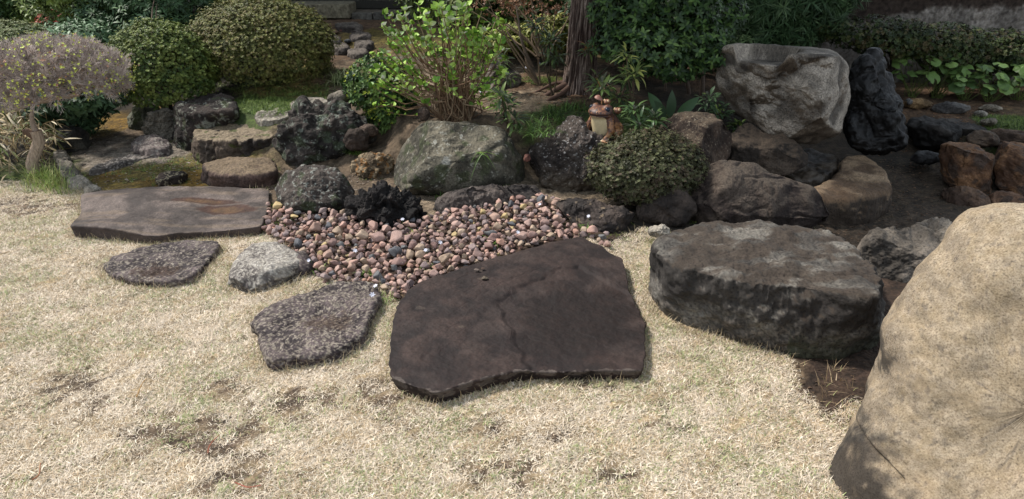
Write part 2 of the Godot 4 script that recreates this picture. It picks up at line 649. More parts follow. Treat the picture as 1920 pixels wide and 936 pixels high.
func tuft_mesh(n, spread, l0, l1, w, lean0, lean1, droop, cols, segs = 2) -> ArrayMesh:
	var st = begin()
	for i in n:
		var a = rf(0, TAU)
		var e = rf(lean0, lean1)
		var d = Vector3(cos(a) * cos(e), sin(e), sin(a) * cos(e))
		var c: Color = cols[rng.randi() % cols.size()]
		c = c * rf(0.82, 1.12)
		blade(st, Vector3(rf(-1, 1) * spread, 0, rf(-1, 1) * spread), d, rf(l0, l1), w * rf(0.7, 1.3), droop * rf(0.3, 1.3), c, segs)
	return build(st)

var worn_spots := []
func survey_worn():          # worn spots in the lawn: place, reach
	for q in [[320, 815, 0.12], [425, 835, 0.1], [130, 725, 0.09], [170, 760, 0.06], [430, 732, 0.07], [540, 760, 0.09], [470, 800, 0.08], [910, 880, 0.06], [965, 892, 0.06], [735, 748, 0.07], [920, 805, 0.06], [1140, 890, 0.07], [60, 390, 0.14], [200, 500, 0.05], [1240, 800, 0.06], [760, 800, 0.05], [690, 720, 0.06], [580, 745, 0.07], [440, 890, 0.09], [380, 800, 0.07], [150, 385, 0.1], [1030, 820, 0.05], [1120, 720, 0.06], [20, 380, 0.1]]:
		var p = spot(q[0], q[1])
		worn_spots.append([p.x, p.z, q[2] * 1.3])

func worn_at(x, z) -> float:
	var worn = 0.0
	for q in worn_spots:
		var dx = (x - q[0]) * 0.7
		var dz = z - q[1]
		if dx * dx + dz * dz > 0.16: continue
		var d = sqrt(dx * dx + dz * dz) / q[2] + 1.1 * fbm.get_noise_2d(x * 14, z * 14)
		worn = maxf(worn, 1.0 - smoothstep(0.3, 1.0, d))
	return worn

func straw(list: Array) -> Array:      # a touch greyer
	var r = []
	for c in list: r.append(Color(c.r * 0.99, c.g * 0.975, c.b * 0.97))
	return r

func make_lawn():
	var lawn = area([-700, 345, 0, 342, 100, 338, 165, 362, 500, 365, 505, 400, 490, 432, 560, 490, 590, 525, 715, 528, 740, 570, 1050, 600, 1085, 450, 1140, 462, 1212, 428, 1250, 430, 1245, 480, 1300, 600, 1480, 668, 1492, 720, 1540, 790, 1610, 745, 1650, 800, 1600, 936, 1600, 1150, -700, 1150])
	var straws = straw([k(224, 211, 186), k(216, 203, 176), k(232, 222, 202), k(206, 189, 160), k(220, 206, 180), k(190, 168, 138), k(212, 198, 166), k(196, 178, 146)])
	var pale = straw([k(240, 228, 208), k(234, 220, 196), k(226, 210, 184), k(212, 193, 165), k(220, 206, 178)])
	var greenish = straw([k(150, 162, 112), k(186, 182, 140), k(222, 208, 180), k(136, 152, 98), k(210, 194, 164), k(216, 200, 172)])
	var meshes = [tuft_mesh(20, 0.032, 0.012, 0.03, 0.0023, 0.05, 0.9, 0.3, straws), tuft_mesh(20, 0.032, 0.012, 0.034, 0.0022, 0.0, 0.8, 0.3, pale), tuft_mesh(18, 0.03, 0.012, 0.034, 0.0022, 0.1, 1.0, 0.35, greenish)]
	var bare2 = area([1490, 672, 1640, 660, 1650, 740, 1590, 790, 1530, 785])
	var xs = [[], [], []]
	var cs = [[], [], []]
	var lo = Vector2(1e9, 1e9)
	var hi = -lo
	for p in lawn:
		lo = lo.min(p)
		hi = hi.max(p)
	lo.x = maxf(lo.x, -4.6)
	for i in 165000:
		var p = Vector2(rf(lo.x, hi.x), rf(lo.y, hi.y))
		if p.x < -1.2 - 1.0 * absf(p.y) or not Geometry2D.is_point_in_polygon(p, lawn) or inside(p, footprints): continue
		var worn = worn_at(p.x, p.y)
		var patchy = fbm.get_noise_2d(p.x * 3, p.y * 3)
		var fine = fbm.get_noise_2d(p.x * 11 + 40, p.y * 11)
		worn = maxf(worn, 0.4 * smoothstep(0.25, 0.5, fine))
		if rng.randf() < worn * 0.93: continue
		var kind = 1 if rng.randf() < 0.5 + patchy else 0
		if rng.randf() < 0.15 + 0.3 * fbm.get_noise_2d(p.x * 1.7 + 9, p.y * 1.7): kind = 2
		if p.x > 0.2 and rng.randf() < 0.06: kind = 2
		var t = Transform3D(Basis(Vector3.UP, rf(0, TAU)).scaled(Vector3.ONE * rf(0.7, 1.25)), Vector3(p.x, ground_lawn(p) , p.y))
		if worn > 0.1: t = t.scaled_local(Vector3.ONE * lerpf(1.0, 0.65, worn))
		xs[kind].append(t)
		var b = rf(0.76, 1.02)
		cs[kind].append(Color(b, b, b))
	# long loose straws at the edge of the stones and over the bare soil
	var edge = []
	var ec = []
	for f in footprints:
		for i in f.size():
			var a = f[i]
			var b = f[(i + 1) % f.size()]
			var nrm = Vector2(b.y - a.y, a.x - b.x).normalized()
			for n in int(a.distance_to(b) * 80) + (1 if rng.randf() < 0.4 else 0):
				var p = a.lerp(b, rng.randf())
				for s in [1.0, -1.0]:
					var q = p + nrm * s * rf(0.0, 0.035)
					if Geometry2D.is_point_in_polygon(q, lawn) and not inside(q, footprints):
						edge.append(Transform3D(Basis(Vector3.UP, rf(0, TAU)).scaled(Vector3.ONE * rf(0.8, 1.5)), Vector3(q.x, ground_lawn(q), q.y)))
						var v = rf(0.75, 1.0)
						ec.append(Color(v, v, v * 0.97))
	var soil_lo = Vector2(1e9, 1e9)
	var soil_hi = -soil_lo
	for p in bare2:
		soil_lo = soil_lo.min(p)
		soil_hi = soil_hi.max(p)
	for i in 26:
		var p = Vector2(rf(soil_lo.x, soil_hi.x), rf(soil_lo.y, soil_hi.y))
		if Geometry2D.is_point_in_polygon(p, bare2) and not inside(p, footprints):
			edge.append(Transform3D(Basis(Vector3.UP, rf(0, TAU)).scaled(Vector3.ONE * rf(0.9, 1.7)), Vector3(p.x, ground_lawn(p), p.y)))
			ec.append(Color(0.85, 0.82, 0.78))
	var root = thing("lawn", "dry straw coloured lawn with worn dark spots around the stepping slabs", "lawn", Vector3.ZERO, "", "stuff")
	many("dry_grass", meshes[0], M.straw, xs[0], cs[0], root)
	many("pale_grass", meshes[1], M.straw, xs[1], cs[1], root)
	many("greenish_grass", meshes[2], M.straw, xs[2], cs[2], root)
	many("edge_grass", tuft_mesh(7, 0.012, 0.025, 0.065, 0.0022, 0.4, 1.3, 0.5, straws + greenish, 3), M.straw, edge, ec, root)

func ground_lawn(p: Vector2) -> float:
	return ground_y(p.x, p.y) + 0.006 * fbm.get_noise_2d(p.x * 9, p.y * 9) - 0.001


# ---------------------------------------------------------------- leaves and shrubs
func leaf_mesh(length, width, fold = 0.3, droop = 0.3, segs = 4, belly = 0.9, wave = 0.0) -> ArrayMesh:
	var st = begin()
	st.set_smooth_group(1)
	var rows = []
	for i in segs + 1:
		var t = float(i) / segs
		var w = width / 2 * pow(sin(PI * pow(t, belly)), 0.8) if i > 0 and i < segs else 0.0
		var y = -droop * length * t * t + wave * length * sin(t * 9)
		rows.append([Vector3(-w, y + fold * w, t * length), Vector3(0, y, t * length), Vector3(w, y + fold * w, t * length)])
	for i in segs:
		var a = rows[i]
		var b = rows[i + 1]
		if i == 0:
			for v in [a[1], b[0], b[1], a[1], b[1], b[2]]: st.add_vertex(v)
		elif i == segs - 1:
			for v in [a[0], b[1], a[1], a[1], b[1], a[2]]: st.add_vertex(v)
		else:
			quad(st, a[0], b[0], b[1], a[1])
			quad(st, a[1], b[1], b[2], a[2])
	return build(st)

func rosette(leaf: Mesh, n, lift0, lift1, s0 = 0.8, s1 = 1.1, stem = 0.0) -> ArrayMesh:     # leaves round a shoot that points along +Z
	var st = SurfaceTool.new()
	st.begin(Mesh.PRIMITIVE_TRIANGLES)
	for i in n:
		var a = TAU * i / n + rf(-0.4, 0.4)
		var e = rf(lift0, lift1)
		var d = Vector3(cos(a) * cos(e), sin(a) * cos(e), sin(e))
		st.append_from(leaf, 0, along(Vector3(0, 0, stem * rng.randf()), d, Vector3(0, 0, 1), rf(s0, s1)))
	return st.commit()

# Leaves as parts: the «most» nearest to us each a part, the rest in one.
func leaves(parent, called, mesh, mats: Array, cols: Array, xs: Array, most = 300):
	xs.sort_custom(func(a, b): return a.origin.z > b.origin.z)
	for i in mini(most, xs.size()):
		var o = put(called, mesh, mats[rng.randi() % mats.size()], parent)
		o.transform = xs[i]
	if xs.size() > most:
		var rest = xs.slice(most)
		var cc = []
		for i in rest.size(): cc.append(cols[rng.randi() % cols.size()])
		many("foliage", mesh, M.leaf if mats[0].roughness > 0.4 else M.gloss, rest, cc, parent)

func tints(cols: Array, rough = 0.45, back = 0.35) -> Array:
	var r = []
	for c in cols: r.append(leaf_mat(c, rough, back))
	return r

# A shrub whose leaves stand on the outside of one or more swellings. lobes: [centre from the root, half sizes]
func shell_shrub(root, mesh, m, lobes: Array, n, cols: Array, deep = 0.12, up = 0.5, low = -0.5, s0 = 0.8, s1 = 1.2, seed_ = 0, called = "foliage"):
	var xs = []
	var cs = []
	var total = 0.0
	for l in lobes: total += l[1].x * l[1].y + l[1].x * l[1].z
	for l in lobes:
		var c: Vector3 = l[0]
		var r: Vector3 = l[1]
		for i in int(n * (r.x * r.y + r.x * r.z) / total):
			var d = sphere_dir()
			if d.y < low: continue
			var p = c + d * r
			var bump = 1.0 + 0.1 * fbm.get_noise_3dv(p * 5 + Vector3(seed_ * 9, 0, 0)) + 0.05 * sim.get_noise_3dv(p * 20)
			var dd = deep * rng.randf() * rng.randf()
			p = c + d * r * (bump - dd)
			var out = (d / r).normalized() + Vector3.UP * up + rv() * 0.55
			xs.append(along(p, out, rv(), rf(s0, s1)))
			var t = fbm.get_noise_3dv(p * 6 + Vector3(0, seed_ * 5, 0)) * 0.9 + 0.5 + rf(-0.35, 0.35)
			var ci = clampf(t, 0, 0.999) * (cols.size() - 1)
			var col: Color = cols[int(ci)].lerp(cols[int(ci) + 1], ci - int(ci))
			cs.append(col * rf(0.85, 1.1))
	many(called, mesh, m, xs, cs, root)

func bark_tube(parent, called, paths: Array, r0, r1, col: Color, sides = 6):
	var st = begin()
	st.set_color(col)
	for p in paths: tube(st, p, taper(p.size() - 1, r0, r1), sides)
	return put(called, build(st), M.twig, parent)

func clipped(called, label, px0, py0, px1, py1, dist, n, cols, leafm, depth = 1.0, seed_ = 0, up = 0.4, low = -0.55, deep = 0.12, group = ""):
	var c = spot_d((px0 + px1) / 2.0, (py0 + py1) / 2.0, dist)
	var k1 = c.distance_to(EYE) / F
	var r = Vector3((px1 - px0) / 2.0 * k1, (py1 - py0) / 2.0 * k1 * 0.98, (px1 - px0) / 2.0 * k1 * depth)
	var y = ground_y(c.x, c.z)
	var root = thing(called, label, "shrub", Vector3(c.x, y, c.z), group)
	shell_shrub(root, leafm, M.leaf, [[c - root.position, r]], n, cols, deep, up, low, 0.8, 1.2, seed_)
	var paths = []
	for i in 16:
		var d = sphere_dir()
		d.y = absf(d.y)
		paths.append(limb(Vector3(rf(-0.03, 0.03), -0.02, rf(-0.03, 0.03)), c - root.position + d * r * 0.85, 0.05))
	var sx = []
	var sc = []
	for i in int(n * 0.035):          # stray shoots that stand out of the clipped outline
		var d = sphere_dir()
		d.y = absf(d.y)
		for m in 3:
			sx.append(along(c - root.position + d * r * (1.02 + 0.05 * m * rng.randf()), d + Vector3.UP + rv() * 0.3, rv(), rf(0.7, 1.1)))
			sc.append(cols[rng.randi_range(1, cols.size() - 1)] * 1.08)
	many("stray_shoots", leafm, M.leaf, sx, sc, root)
	bark_tube(root, "branches", paths, 0.012, 0.004, k(92, 80, 70), 5).set_meta("kind", "stuff")
	return root


func whorl_shrub(label, px, py, guess, tops: Array, leafm, mats, cols, per = 30, size = 1.0):      # a stem or more with drooping whorls of long leaves; tops: px, py, reach of each head
	var at = on_ground(px, py, guess)
	var root = thing("whorled_shrub", label, "shrub", at)
	var xs = []
	for t in tops:
		var top = spot_d(t[0], t[1], -at.z + rf(-0.08, 0.08)) - at
		bark_tube(root, "stem", [limb(Vector3(rf(-0.02, 0.02), -0.02, rf(-0.02, 0.02)), top, 0.02)], 0.007, 0.004, k(84, 74, 60), 5)
		for i in int(per * t[2] / 0.1):
			var d = sphere_dir()
			d.y = d.y * 0.6 + 0.15
			xs.append(along(top + d * rf(0.1, 0.55) * t[2] + Vector3.UP * rf(-0.25, 0.2) * t[2], d + Vector3.UP * rf(-0.1, 0.5) + rv() * 0.2, Vector3.UP + rv() * 0.3, rf(0.7, 1.15) * size))
	leaves(root, "leaf", leafm, mats, cols, xs, 140)
	return root

func strap_clump(called, label, at: Vector3, n, length, width, cols, lean0, lean1, droop, category = "grass tuft", spread = 0.03, group = ""):
	var st = begin()
	for i in n:
		var a = rf(0, TAU)
		var e = rf(lean0, lean1)
		var d = Vector3(cos(a) * cos(e), sin(e), sin(a) * cos(e))
		var c: Color = cols[rng.randi() % cols.size()]
		blade(st, Vector3(rf(-1, 1) * spread, -0.005, rf(-1, 1) * spread), d, length * rf(0.5, 1.1), width * rf(0.7, 1.2), droop * rf(0.5, 1.4), c * rf(0.8, 1.1), 5)
	var o = put(called, build(st), M.leaf, self, at)
	tag(o, label, category, group)
	return o

func flower(px, py, guess, label, h = 0.07):
	var at = on_ground(px, py, guess)
	var root = thing("star_flower", label, "flower", at + Vector3(0, -0.003, 0), "white star flowers")
	var lean = Vector3(rf(-0.3, 0.3), 1, rf(-0.1, 0.4)).normalized()
	var top = lean * h
	bark_tube(root, "stalk", [limb(Vector3.ZERO, top, 0.008)], 0.0016, 0.0013, k(96, 120, 62), 4)
	var pet = leaf_mesh(rf(0.011, 0.015), 0.0075, 0.25, rf(0.0, 0.5), 3)
	var m = leaf_mat(k(196, 196, 206), 0.8, 0.4)
	var n = (lean + Vector3(rf(-0.5, 0.5), 0, rf(0.2, 0.9))).normalized()
	for i in 6:
		var side = n.cross(Vector3(0.2, 0.3, 0.9)).normalized().rotated(n, TAU * i / 6)
		put("petal", pet, m, root).transform = along(top, side + n * 0.45, n)


# ---------------------------------------------------------------- pebbles
func pebble_mesh(seed_) -> ArrayMesh:
	var s = SphereMesh.new()
	s.radial_segments = 18
	s.rings = 10
	s.radius = 0.5
	s.height = 1.0
	var a = s.get_mesh_arrays()
	var V: PackedVector3Array = a[Mesh.ARRAY_VERTEX]
	var cuts = []
	var r2 = RandomNumberGenerator.new()
	r2.seed = seed_ * 77 + 5
	for i in 14:
		cuts.append([Vector3(r2.randf_range(-1, 1), r2.randf_range(-1, 1), r2.randf_range(-1, 1)).normalized(), r2.randf_range(0.21, 0.4)])
	for i in V.size():
		var p = V[i]
		for c in cuts:
			var e = p.dot(c[0]) - c[1]
			if e > 0: p -= c[0] * e * 0.95
		p *= 1.0 + 0.12 * sim.get_noise_3dv(p * 2.2 + Vector3.ONE * seed_ * 3)
		V[i] = p
	a[Mesh.ARRAY_VERTEX] = V
	a[Mesh.ARRAY_NORMAL] = null
	a[Mesh.ARRAY_TANGENT] = null
	var st = SurfaceTool.new()
	st.create_from_arrays(a)
	st.generate_normals()
	return st.commit()

func make_pebbles():
	var bed = area([488, 428, 498, 394, 545, 388, 600, 396, 655, 408, 700, 418, 800, 420, 835, 402, 900, 398, 960, 388, 1022, 378, 1065, 395, 1100, 420, 1135, 445, 1146, 466, 1098, 446, 1030, 455, 940, 480, 860, 506, 785, 538, 735, 558, 712, 535, 640, 524, 606, 524, 590, 505, 575, 480, 520, 450], 0.02)
	var kinds = [
		["reddish brown", [k(172, 146, 138), k(158, 132, 125), k(186, 160, 150), k(146, 121, 115), k(178, 152, 138)], 0.50], ["purplish grey", [k(154, 140, 138), k(138, 124, 124)], 0.2], ["tan", [k(186, 168, 148), k(172, 154, 134)], 0.13],
		["rusty pink", [k(190, 158, 146), k(180, 144, 128)], 0.09], ["bluish grey", [k(112, 116, 118), k(98, 102, 108)], 0.05], ["pale yellow", [k(196, 178, 130)], 0.03],
	]
	var near_what = [
		["beside the brown flat slab", spot(500, 410)], ["in front of the pitted black rock", spot(725, 430)], ["below the long ridged dark rock", spot(920, 410)], ["by the dark wedge rock", spot(1100, 430)],
		["along the edge of the large dark slab", spot(900, 490)], ["by the two speckled flat stones", spot(620, 510)], ["in the middle of the pebble bed", spot(760, 460)], ["in front of the mossy dark boulder", spot(590, 408)], ["at the left tip of the pebble bed", spot(505, 440)], ["behind the pale grey rounded stone", spot(545, 455)], ["beside the pale grey rounded stone", spot(610, 490)], ["at the top edge of the five sided stone", spot(660, 520)],
		["at the upper left corner of the large slab", spot(770, 530)], ["right of the pitted black rock", spot(820, 425)], ["in the upper right of the bed", spot(1000, 400)], ["in the right half of the bed", spot(950, 440)], ["at the right tip of the pebble bed", spot(1130, 455)], ["near the large slab's top corner", spot(1050, 445)], ["in the left half of the bed", spot(670, 455)], ["in the lower middle of the bed", spot(740, 500)], ["midway along the large slab's edge", spot(840, 500)],
	]
	var meshes = []
	for i in 10: meshes.append(pebble_mesh(i + 1))
	var mats = {}
	for q in kinds:
		for c0 in range(q[1].size()):
			var grey = (q[1][c0].r + q[1][c0].g + q[1][c0].b) / 3.0
			q[1][c0] = q[1][c0].lerp(Color(grey, grey, grey * 0.97), 0.04) * 1.12
		for c in q[1]:
			var m = M.pebble.duplicate()
			m.albedo_color = c
			mats[c] = m
	var lo = Vector2(1e9, 1e9)
	var hi = -lo
	for p in bed:
		lo = lo.min(p)
		hi = hi.max(p)
	var got = []
	var under = []
	for layer in 2:
		for i in 9000:
			var p = Vector2(rf(lo.x, hi.x), rf(lo.y, hi.y))
			if not Geometry2D.is_point_in_polygon(p, bed) or inside(p, footprints): continue
			var r = rf(0.016, 0.03) if rng.randf() < 0.78 else rf(0.03, 0.043)
			if layer == 0: r *= 0.75
			var ok = true
			for q in (under if layer == 0 else got):
				if p.distance_to(Vector2(q.x, q.z)) < (r + q.w) * (0.8 if layer else 0.85):
					ok = false
					break
			if not ok: continue
			var back = clampf((-p.y - 3.2) / 0.9, 0, 1)
			var gy = ground_y(p.x, p.y)
			(got if layer else under).append(Vector4(p.x, gy + (r * 0.55 if layer == 0 else 0.018 + r * 0.62 + back * 0.02), p.y, r))
	var all = []
	for q in got: all.append(q)
	all.sort_custom(func(a, b): return a.w / -a.z > b.w / -b.z)
	var rest_x = []
	var rest_c = []
	for i in all.size() + under.size():
		var q = all[i] if i < all.size() else under[i - all.size()]
		var t = rng.randf()
		var kind = kinds[0]
		for c in kinds:
			kind = c
			t -= c[2]
			if t < 0: break
		var col: Color = kind[1][rng.randi() % kind[1].size()]
		var b = Basis(Vector3(rf(-0.4, 0.4), 1, rf(-0.4, 0.4)).normalized(), rf(0, TAU)).scaled_local(Vector3(q.w * 2 * rf(0.95, 1.4), q.w * 2 * rf(0.66, 0.95), q.w * 2 * rf(0.8, 1.05)))
		var x = Transform3D(b, Vector3(q.x, q.y, q.z))
		if i < 300:
			var best = near_what[0]
			for w in near_what:
				if w[1].distance_to(x.origin) < best[1].distance_to(x.origin): best = w
			var o = put("pebble", meshes[i % meshes.size()], mats[col])
			o.transform = x
			var sc = b.get_scale()
			var look = ("large " if q.w > 0.031 else "small " if q.w < 0.021 else "") + ("long " if sc.x > sc.z * 1.42 else "rounded " if sc.x < sc.z * 1.12 else "") + ("dark " if kind[1].find(col) == 3 else "pale " if kind[1].find(col) == 2 else "")
			if look.count(" ") > 1: look = look.get_slice(" ", 0) + " " + look.get_slice(" ", 1) + " "
			tag(o, "%s%s pebble lying %s" % [look, kind[0], best[0]], "pebble", "%s%s pebbles %s" % [look, kind[0], best[0]])
		else:
			rest_x.append(x)
			rest_c.append(col * rf(0.85, 1.1))
	var root = thing("small_pebbles", "smaller red brown pebbles filling the gaps of the pebble bed", "pebbles", Vector3.ZERO, "", "stuff")
	for j in 5:
		var xx = []
		var cc = []
		for i in range(j, rest_x.size(), 5):
			xx.append(rest_x[i])
			cc.append(rest_c[i])
		many("pebbles", meshes[j + 3], M.pebble, xx, cc, root)
	print("pebbles ", got.size(), " under ", under.size())


# ---------------------------------------------------------------- the frog
func smin(a, b, w) -> float:
	var h = maxf(w - absf(a - b), 0.0) / w
	return minf(a, b) - h * h * w * 0.25

func nets(field: Callable, lo: Vector3, hi: Vector3, cell: float, color: Callable) -> ArrayMesh:
	var n = Vector3i(((hi - lo) / cell).ceil()) + Vector3i.ONE
	var D = PackedFloat32Array()
	D.resize(n.x * n.y * n.z)
	var at = 0
	for z in n.z:
		for y in n.y:
			for x in n.x:
				D[at] = field.call(lo + Vector3(x, y, z) * cell)
				at += 1
	var sx = 1
	var sy = n.x
	var sz = n.x * n.y
	var idx = {}
	var V = PackedVector3Array()
	var C = PackedColorArray()
	var N = PackedVector3Array()
	var cor = [0, sx, sy, sx + sy, sz, sx + sz, sy + sz, sx + sy + sz]
	var edges = [[0, 1], [2, 3], [4, 5], [6, 7], [0, 2], [1, 3], [4, 6], [5, 7], [0, 4], [1, 5], [2, 6], [3, 7]]
	for z in n.z - 1:
		for y in n.y - 1:
			for x in n.x - 1:
				var o = x + y * sy + z * sz
				var neg = 0
				for c in cor:
					if D[o + c] < 0: neg += 1
				if neg == 0 or neg == 8: continue
				var s = Vector3.ZERO
				var m = 0
				for e in edges:
					var a = D[o + cor[e[0]]]
					var b = D[o + cor[e[1]]]
					if (a < 0) != (b < 0):
						var t = a / (a - b)
						var pa = Vector3(e[0] & 1, (e[0] >> 1) & 1, e[0] >> 2)
						var pb = Vector3(e[1] & 1, (e[1] >> 1) & 1, e[1] >> 2)
						s += pa.lerp(pb, t)
						m += 1
				var p = lo + (Vector3(x, y, z) + s / m) * cell
				idx[o] = V.size()
				V.append(p)
				var e2 = cell * 0.7
				var g = Vector3(field.call(p + Vector3(e2, 0, 0)) - field.call(p - Vector3(e2, 0, 0)), field.call(p + Vector3(0, e2, 0)) - field.call(p - Vector3(0, e2, 0)), field.call(p + Vector3(0, 0, e2)) - field.call(p - Vector3(0, 0, e2)))
				N.append(g.normalized())
				C.append(color.call(p, g.normalized()))
	var I = PackedInt32Array()
	for o in idx:
		for ax in 3:
			var s1 = [sx, sy, sz][ax]
			var u = [sx, sy, sz][(ax + 1) % 3]
			var v = [sx, sy, sz][(ax + 2) % 3]
			if o + s1 >= D.size() or (D[o] < 0) == (D[o + s1] < 0): continue
			if not (idx.has(o - u) and idx.has(o - v) and idx.has(o - u - v)): continue
			var q = [idx[o], idx[o - u], idx[o - u - v], idx[o - v]]
			if D[o] < 0: q.reverse()
			for w in [0, 1, 2, 0, 2, 3]: I.append(q[w])
	var arr = []
	arr.resize(Mesh.ARRAY_MAX)
	arr[Mesh.ARRAY_VERTEX] = V
	arr[Mesh.ARRAY_NORMAL] = N
	arr[Mesh.ARRAY_COLOR] = C
	arr[Mesh.ARRAY_INDEX] = I
	var mesh = ArrayMesh.new()
	mesh.add_surface_from_arrays(Mesh.PRIMITIVE_TRIANGLES, arr)
	return mesh

func cap(p: Vector3, b) -> float:      # a tapered capsule [a, ra, b, rb]
	var d = b[2] - b[0]
	var t = clampf((p - b[0]).dot(d) / d.length_squared(), 0, 1)
	return p.distance_to(b[0] + d * t) - lerpf(b[1], b[3], t)

var frog_bones := []
func frog_field(p: Vector3) -> float:
	var d = 1e9
	for b in frog_bones: d = smin(d, cap(p, b), b[4])
	var q = (p - Vector3(0, 0.208, 0.042)) / Vector3(0.092, 0.047, 0.092)
	var hd = (q.length() - 1.0) * 0.05
	d = smin(d, hd, 0.02)
	if p.z > 0.03 and p.z < 0.16:               # the line of the mouth
		var my = 0.196 - 0.25 * (p.z - 0.1) * (p.z - 0.1)
		d += 0.006 * exp(-pow((p.y - my) / 0.004, 2.0))
	return d

func frog_color(p: Vector3, n: Vector3) -> Color:
	var brown = k(80, 52, 42).lerp(k(56, 38, 35), smoothstep(-0.2, 0.3, fbm.get_noise_3dv(p * 14)))
	var streak = smoothstep(0.10, 0.0, absf(fbm.get_noise_3dv(p * 18 + Vector3(5, 5, 5))))
	var c = brown.lerp(k(176, 120, 62), 0.75 * streak * smoothstep(-0.1, 0.6, n.y + 0.4))
	if p.y < 0.15 and (absf(p.x) > 0.088 or p.y < 0.05 and p.z > 0.05):
		c = k(142, 100, 64).lerp(k(76, 50, 40), smoothstep(-0.15, 0.35, fbm.get_noise_3dv(p * 22)))
	if p.y < 0.187 and n.z > -0.05 and absf(p.x) < 0.073 - 0.12 * maxf(0.0, p.y - 0.1) + 0.0 and p.z > 0.0:
		c = k(188, 172, 136) * (1.0 + 0.04 * sim.get_noise_3dv(p * 60))
	if p.z > 0.09 and absf(p.y - 0.196) < 0.004: c = k(48, 30, 26)
	return c

func make_frog():
	frog_bones = [
		[Vector3(0, 0.085, -0.05), 0.088, Vector3(0, 0.16, 0.0), 0.07, 0.05], [Vector3(0, 0.07, 0.005), 0.072, Vector3(0, 0.15, 0.03), 0.066, 0.04], [Vector3(0, 0.09, -0.05), 0.08, Vector3(0, 0.075, -0.13), 0.06, 0.05],
		[Vector3(0.05, 0.236, 0.035), 0.03, Vector3(0.048, 0.236, 0.02), 0.03, 0.02], [Vector3(-0.05, 0.236, 0.035), 0.03, Vector3(-0.048, 0.236, 0.02), 0.03, 0.02],
	]
	for s in [-1.0, 1.0]:
		frog_bones.append([Vector3(0.078 * s, 0.145, 0.02), 0.027, Vector3(0.104 * s, 0.085, 0.045), 0.023, 0.02])
		frog_bones.append([Vector3(0.104 * s, 0.085, 0.045), 0.021, Vector3(0.09 * s, 0.028, 0.085), 0.02, 0.01])
		for f in 4:
			frog_bones.append([Vector3((0.08 + 0.008 * f) * s, 0.022, 0.088), 0.012, Vector3((0.058 + 0.023 * f) * s, 0.009, 0.118 - 0.004 * absf(f - 1.5)), 0.0105, 0.006])
		frog_bones.append([Vector3(0.07 * s, 0.065, -0.09), 0.05, Vector3(0.125 * s, 0.06, -0.01), 0.036, 0.02])
		frog_bones.append([Vector3(0.125 * s, 0.05, -0.01), 0.028, Vector3(0.115 * s, 0.018, -0.05), 0.02, 0.01])
		frog_bones.append([Vector3(0.115 * s, 0.015, -0.05), 0.016, Vector3(0.145 * s, 0.012, 0.035), 0.014, 0.01])
	var at = spot_d(1129, 259, 4.42)
	var root = thing("frog_statue", "glazed brown ceramic frog with cream belly sitting on the dark rock", "statue", at)
	root.rotation.y = -0.72
	root.scale = Vector3.ONE * 0.9
	put("body", nets(frog_field, Vector3(-0.18, -0.015, -0.21), Vector3(0.18, 0.285, 0.15), 0.006, frog_color), M.glaze, root)
	var eye = SphereMesh.new()
	eye.radius = 0.02
	eye.height = 0.04
	eye.radial_segments = 20
	eye.rings = 10
	var em = leaf_mat(k(26, 34, 46), 0.12, 0.0)
	var nost = SphereMesh.new()
	nost.radius = 0.0045
	nost.height = 0.009
	nost.radial_segments = 10
	nost.rings = 6
	for s in [-1.0, 1.0]:
		put("eye", eye, em, root, Vector3(0.068 * s, 0.236, 0.056))
		put("nostril", nost, em, root, Vector3(0.028 * s, 0.222, 0.124))
	# two young frogs riding on it, and the little leaf umbrella that one of them holds
	for q in [[Vector3(0.012, 0.262, -0.02), 0.9], [Vector3(0.06, 0.185, -0.1), 1.1]]:
		var st = begin()
		st.set_color(k(112, 76, 56))
		var b = q[0]
		var s = q[1]
		tube(st, [b + Vector3(0, -0.008, -0.034) * s, b + Vector3(0, 0.004, -0.026) * s, b + Vector3(0, 0.012, -0.008) * s, b + Vector3(0, 0.016, 0.01) * s, b + Vector3(0, 0.01, 0.026) * s, b + Vector3(0, 0.006, 0.034) * s], [0.006, 0.017 * s, 0.023 * s, 0.021 * s, 0.014 * s, 0.003], 12)
		st.set_color(k(196, 168, 130))
		tube(st, [b + Vector3(-0.017, 0.02, 0.012) * s, b + Vector3(-0.017, 0.031, 0.014) * s, b + Vector3(-0.017, 0.036, 0.014) * s], [0.008 * s, 0.007 * s, 0.001], 8)
		tube(st, [b + Vector3(0.017, 0.02, 0.012) * s, b + Vector3(0.017, 0.031, 0.014) * s, b + Vector3(0.017, 0.036, 0.014) * s], [0.008 * s, 0.007 * s, 0.001], 8)
		put("young_frog", build(st), M.glaze, root)
	var st = begin()
	st.set_color(k(178, 128, 84))
	tube(st, [Vector3(-0.022, 0.238, 0.0), Vector3(-0.024, 0.275, 0.0), Vector3(-0.03, 0.3, 0.004)], [0.006, 0.005, 0.004], 8)
	put("umbrella_stalk", build(st), M.glaze, root)
	st = begin()
	st.set_color(k(122, 84, 72))
	tube(st, [Vector3(-0.045, 0.294, 0.01), Vector3(-0.042, 0.303, 0.009), Vector3(-0.038, 0.311, 0.007), Vector3(-0.034, 0.314, 0.006)], [0.034, 0.03, 0.017, 0.002], 14)
	put("umbrella_leaf", build(st), M.glaze, root)


# ---------------------------------------------------------------- the place
func line_dist(p: Vector2, line: PackedVector2Array) -> float:
	var best = 1e9
	for i in line.size() - 1:
		best = minf(best, p.distance_to(Geometry2D.get_closest_point_to_segment(p, line[i], line[i + 1])))
	return best

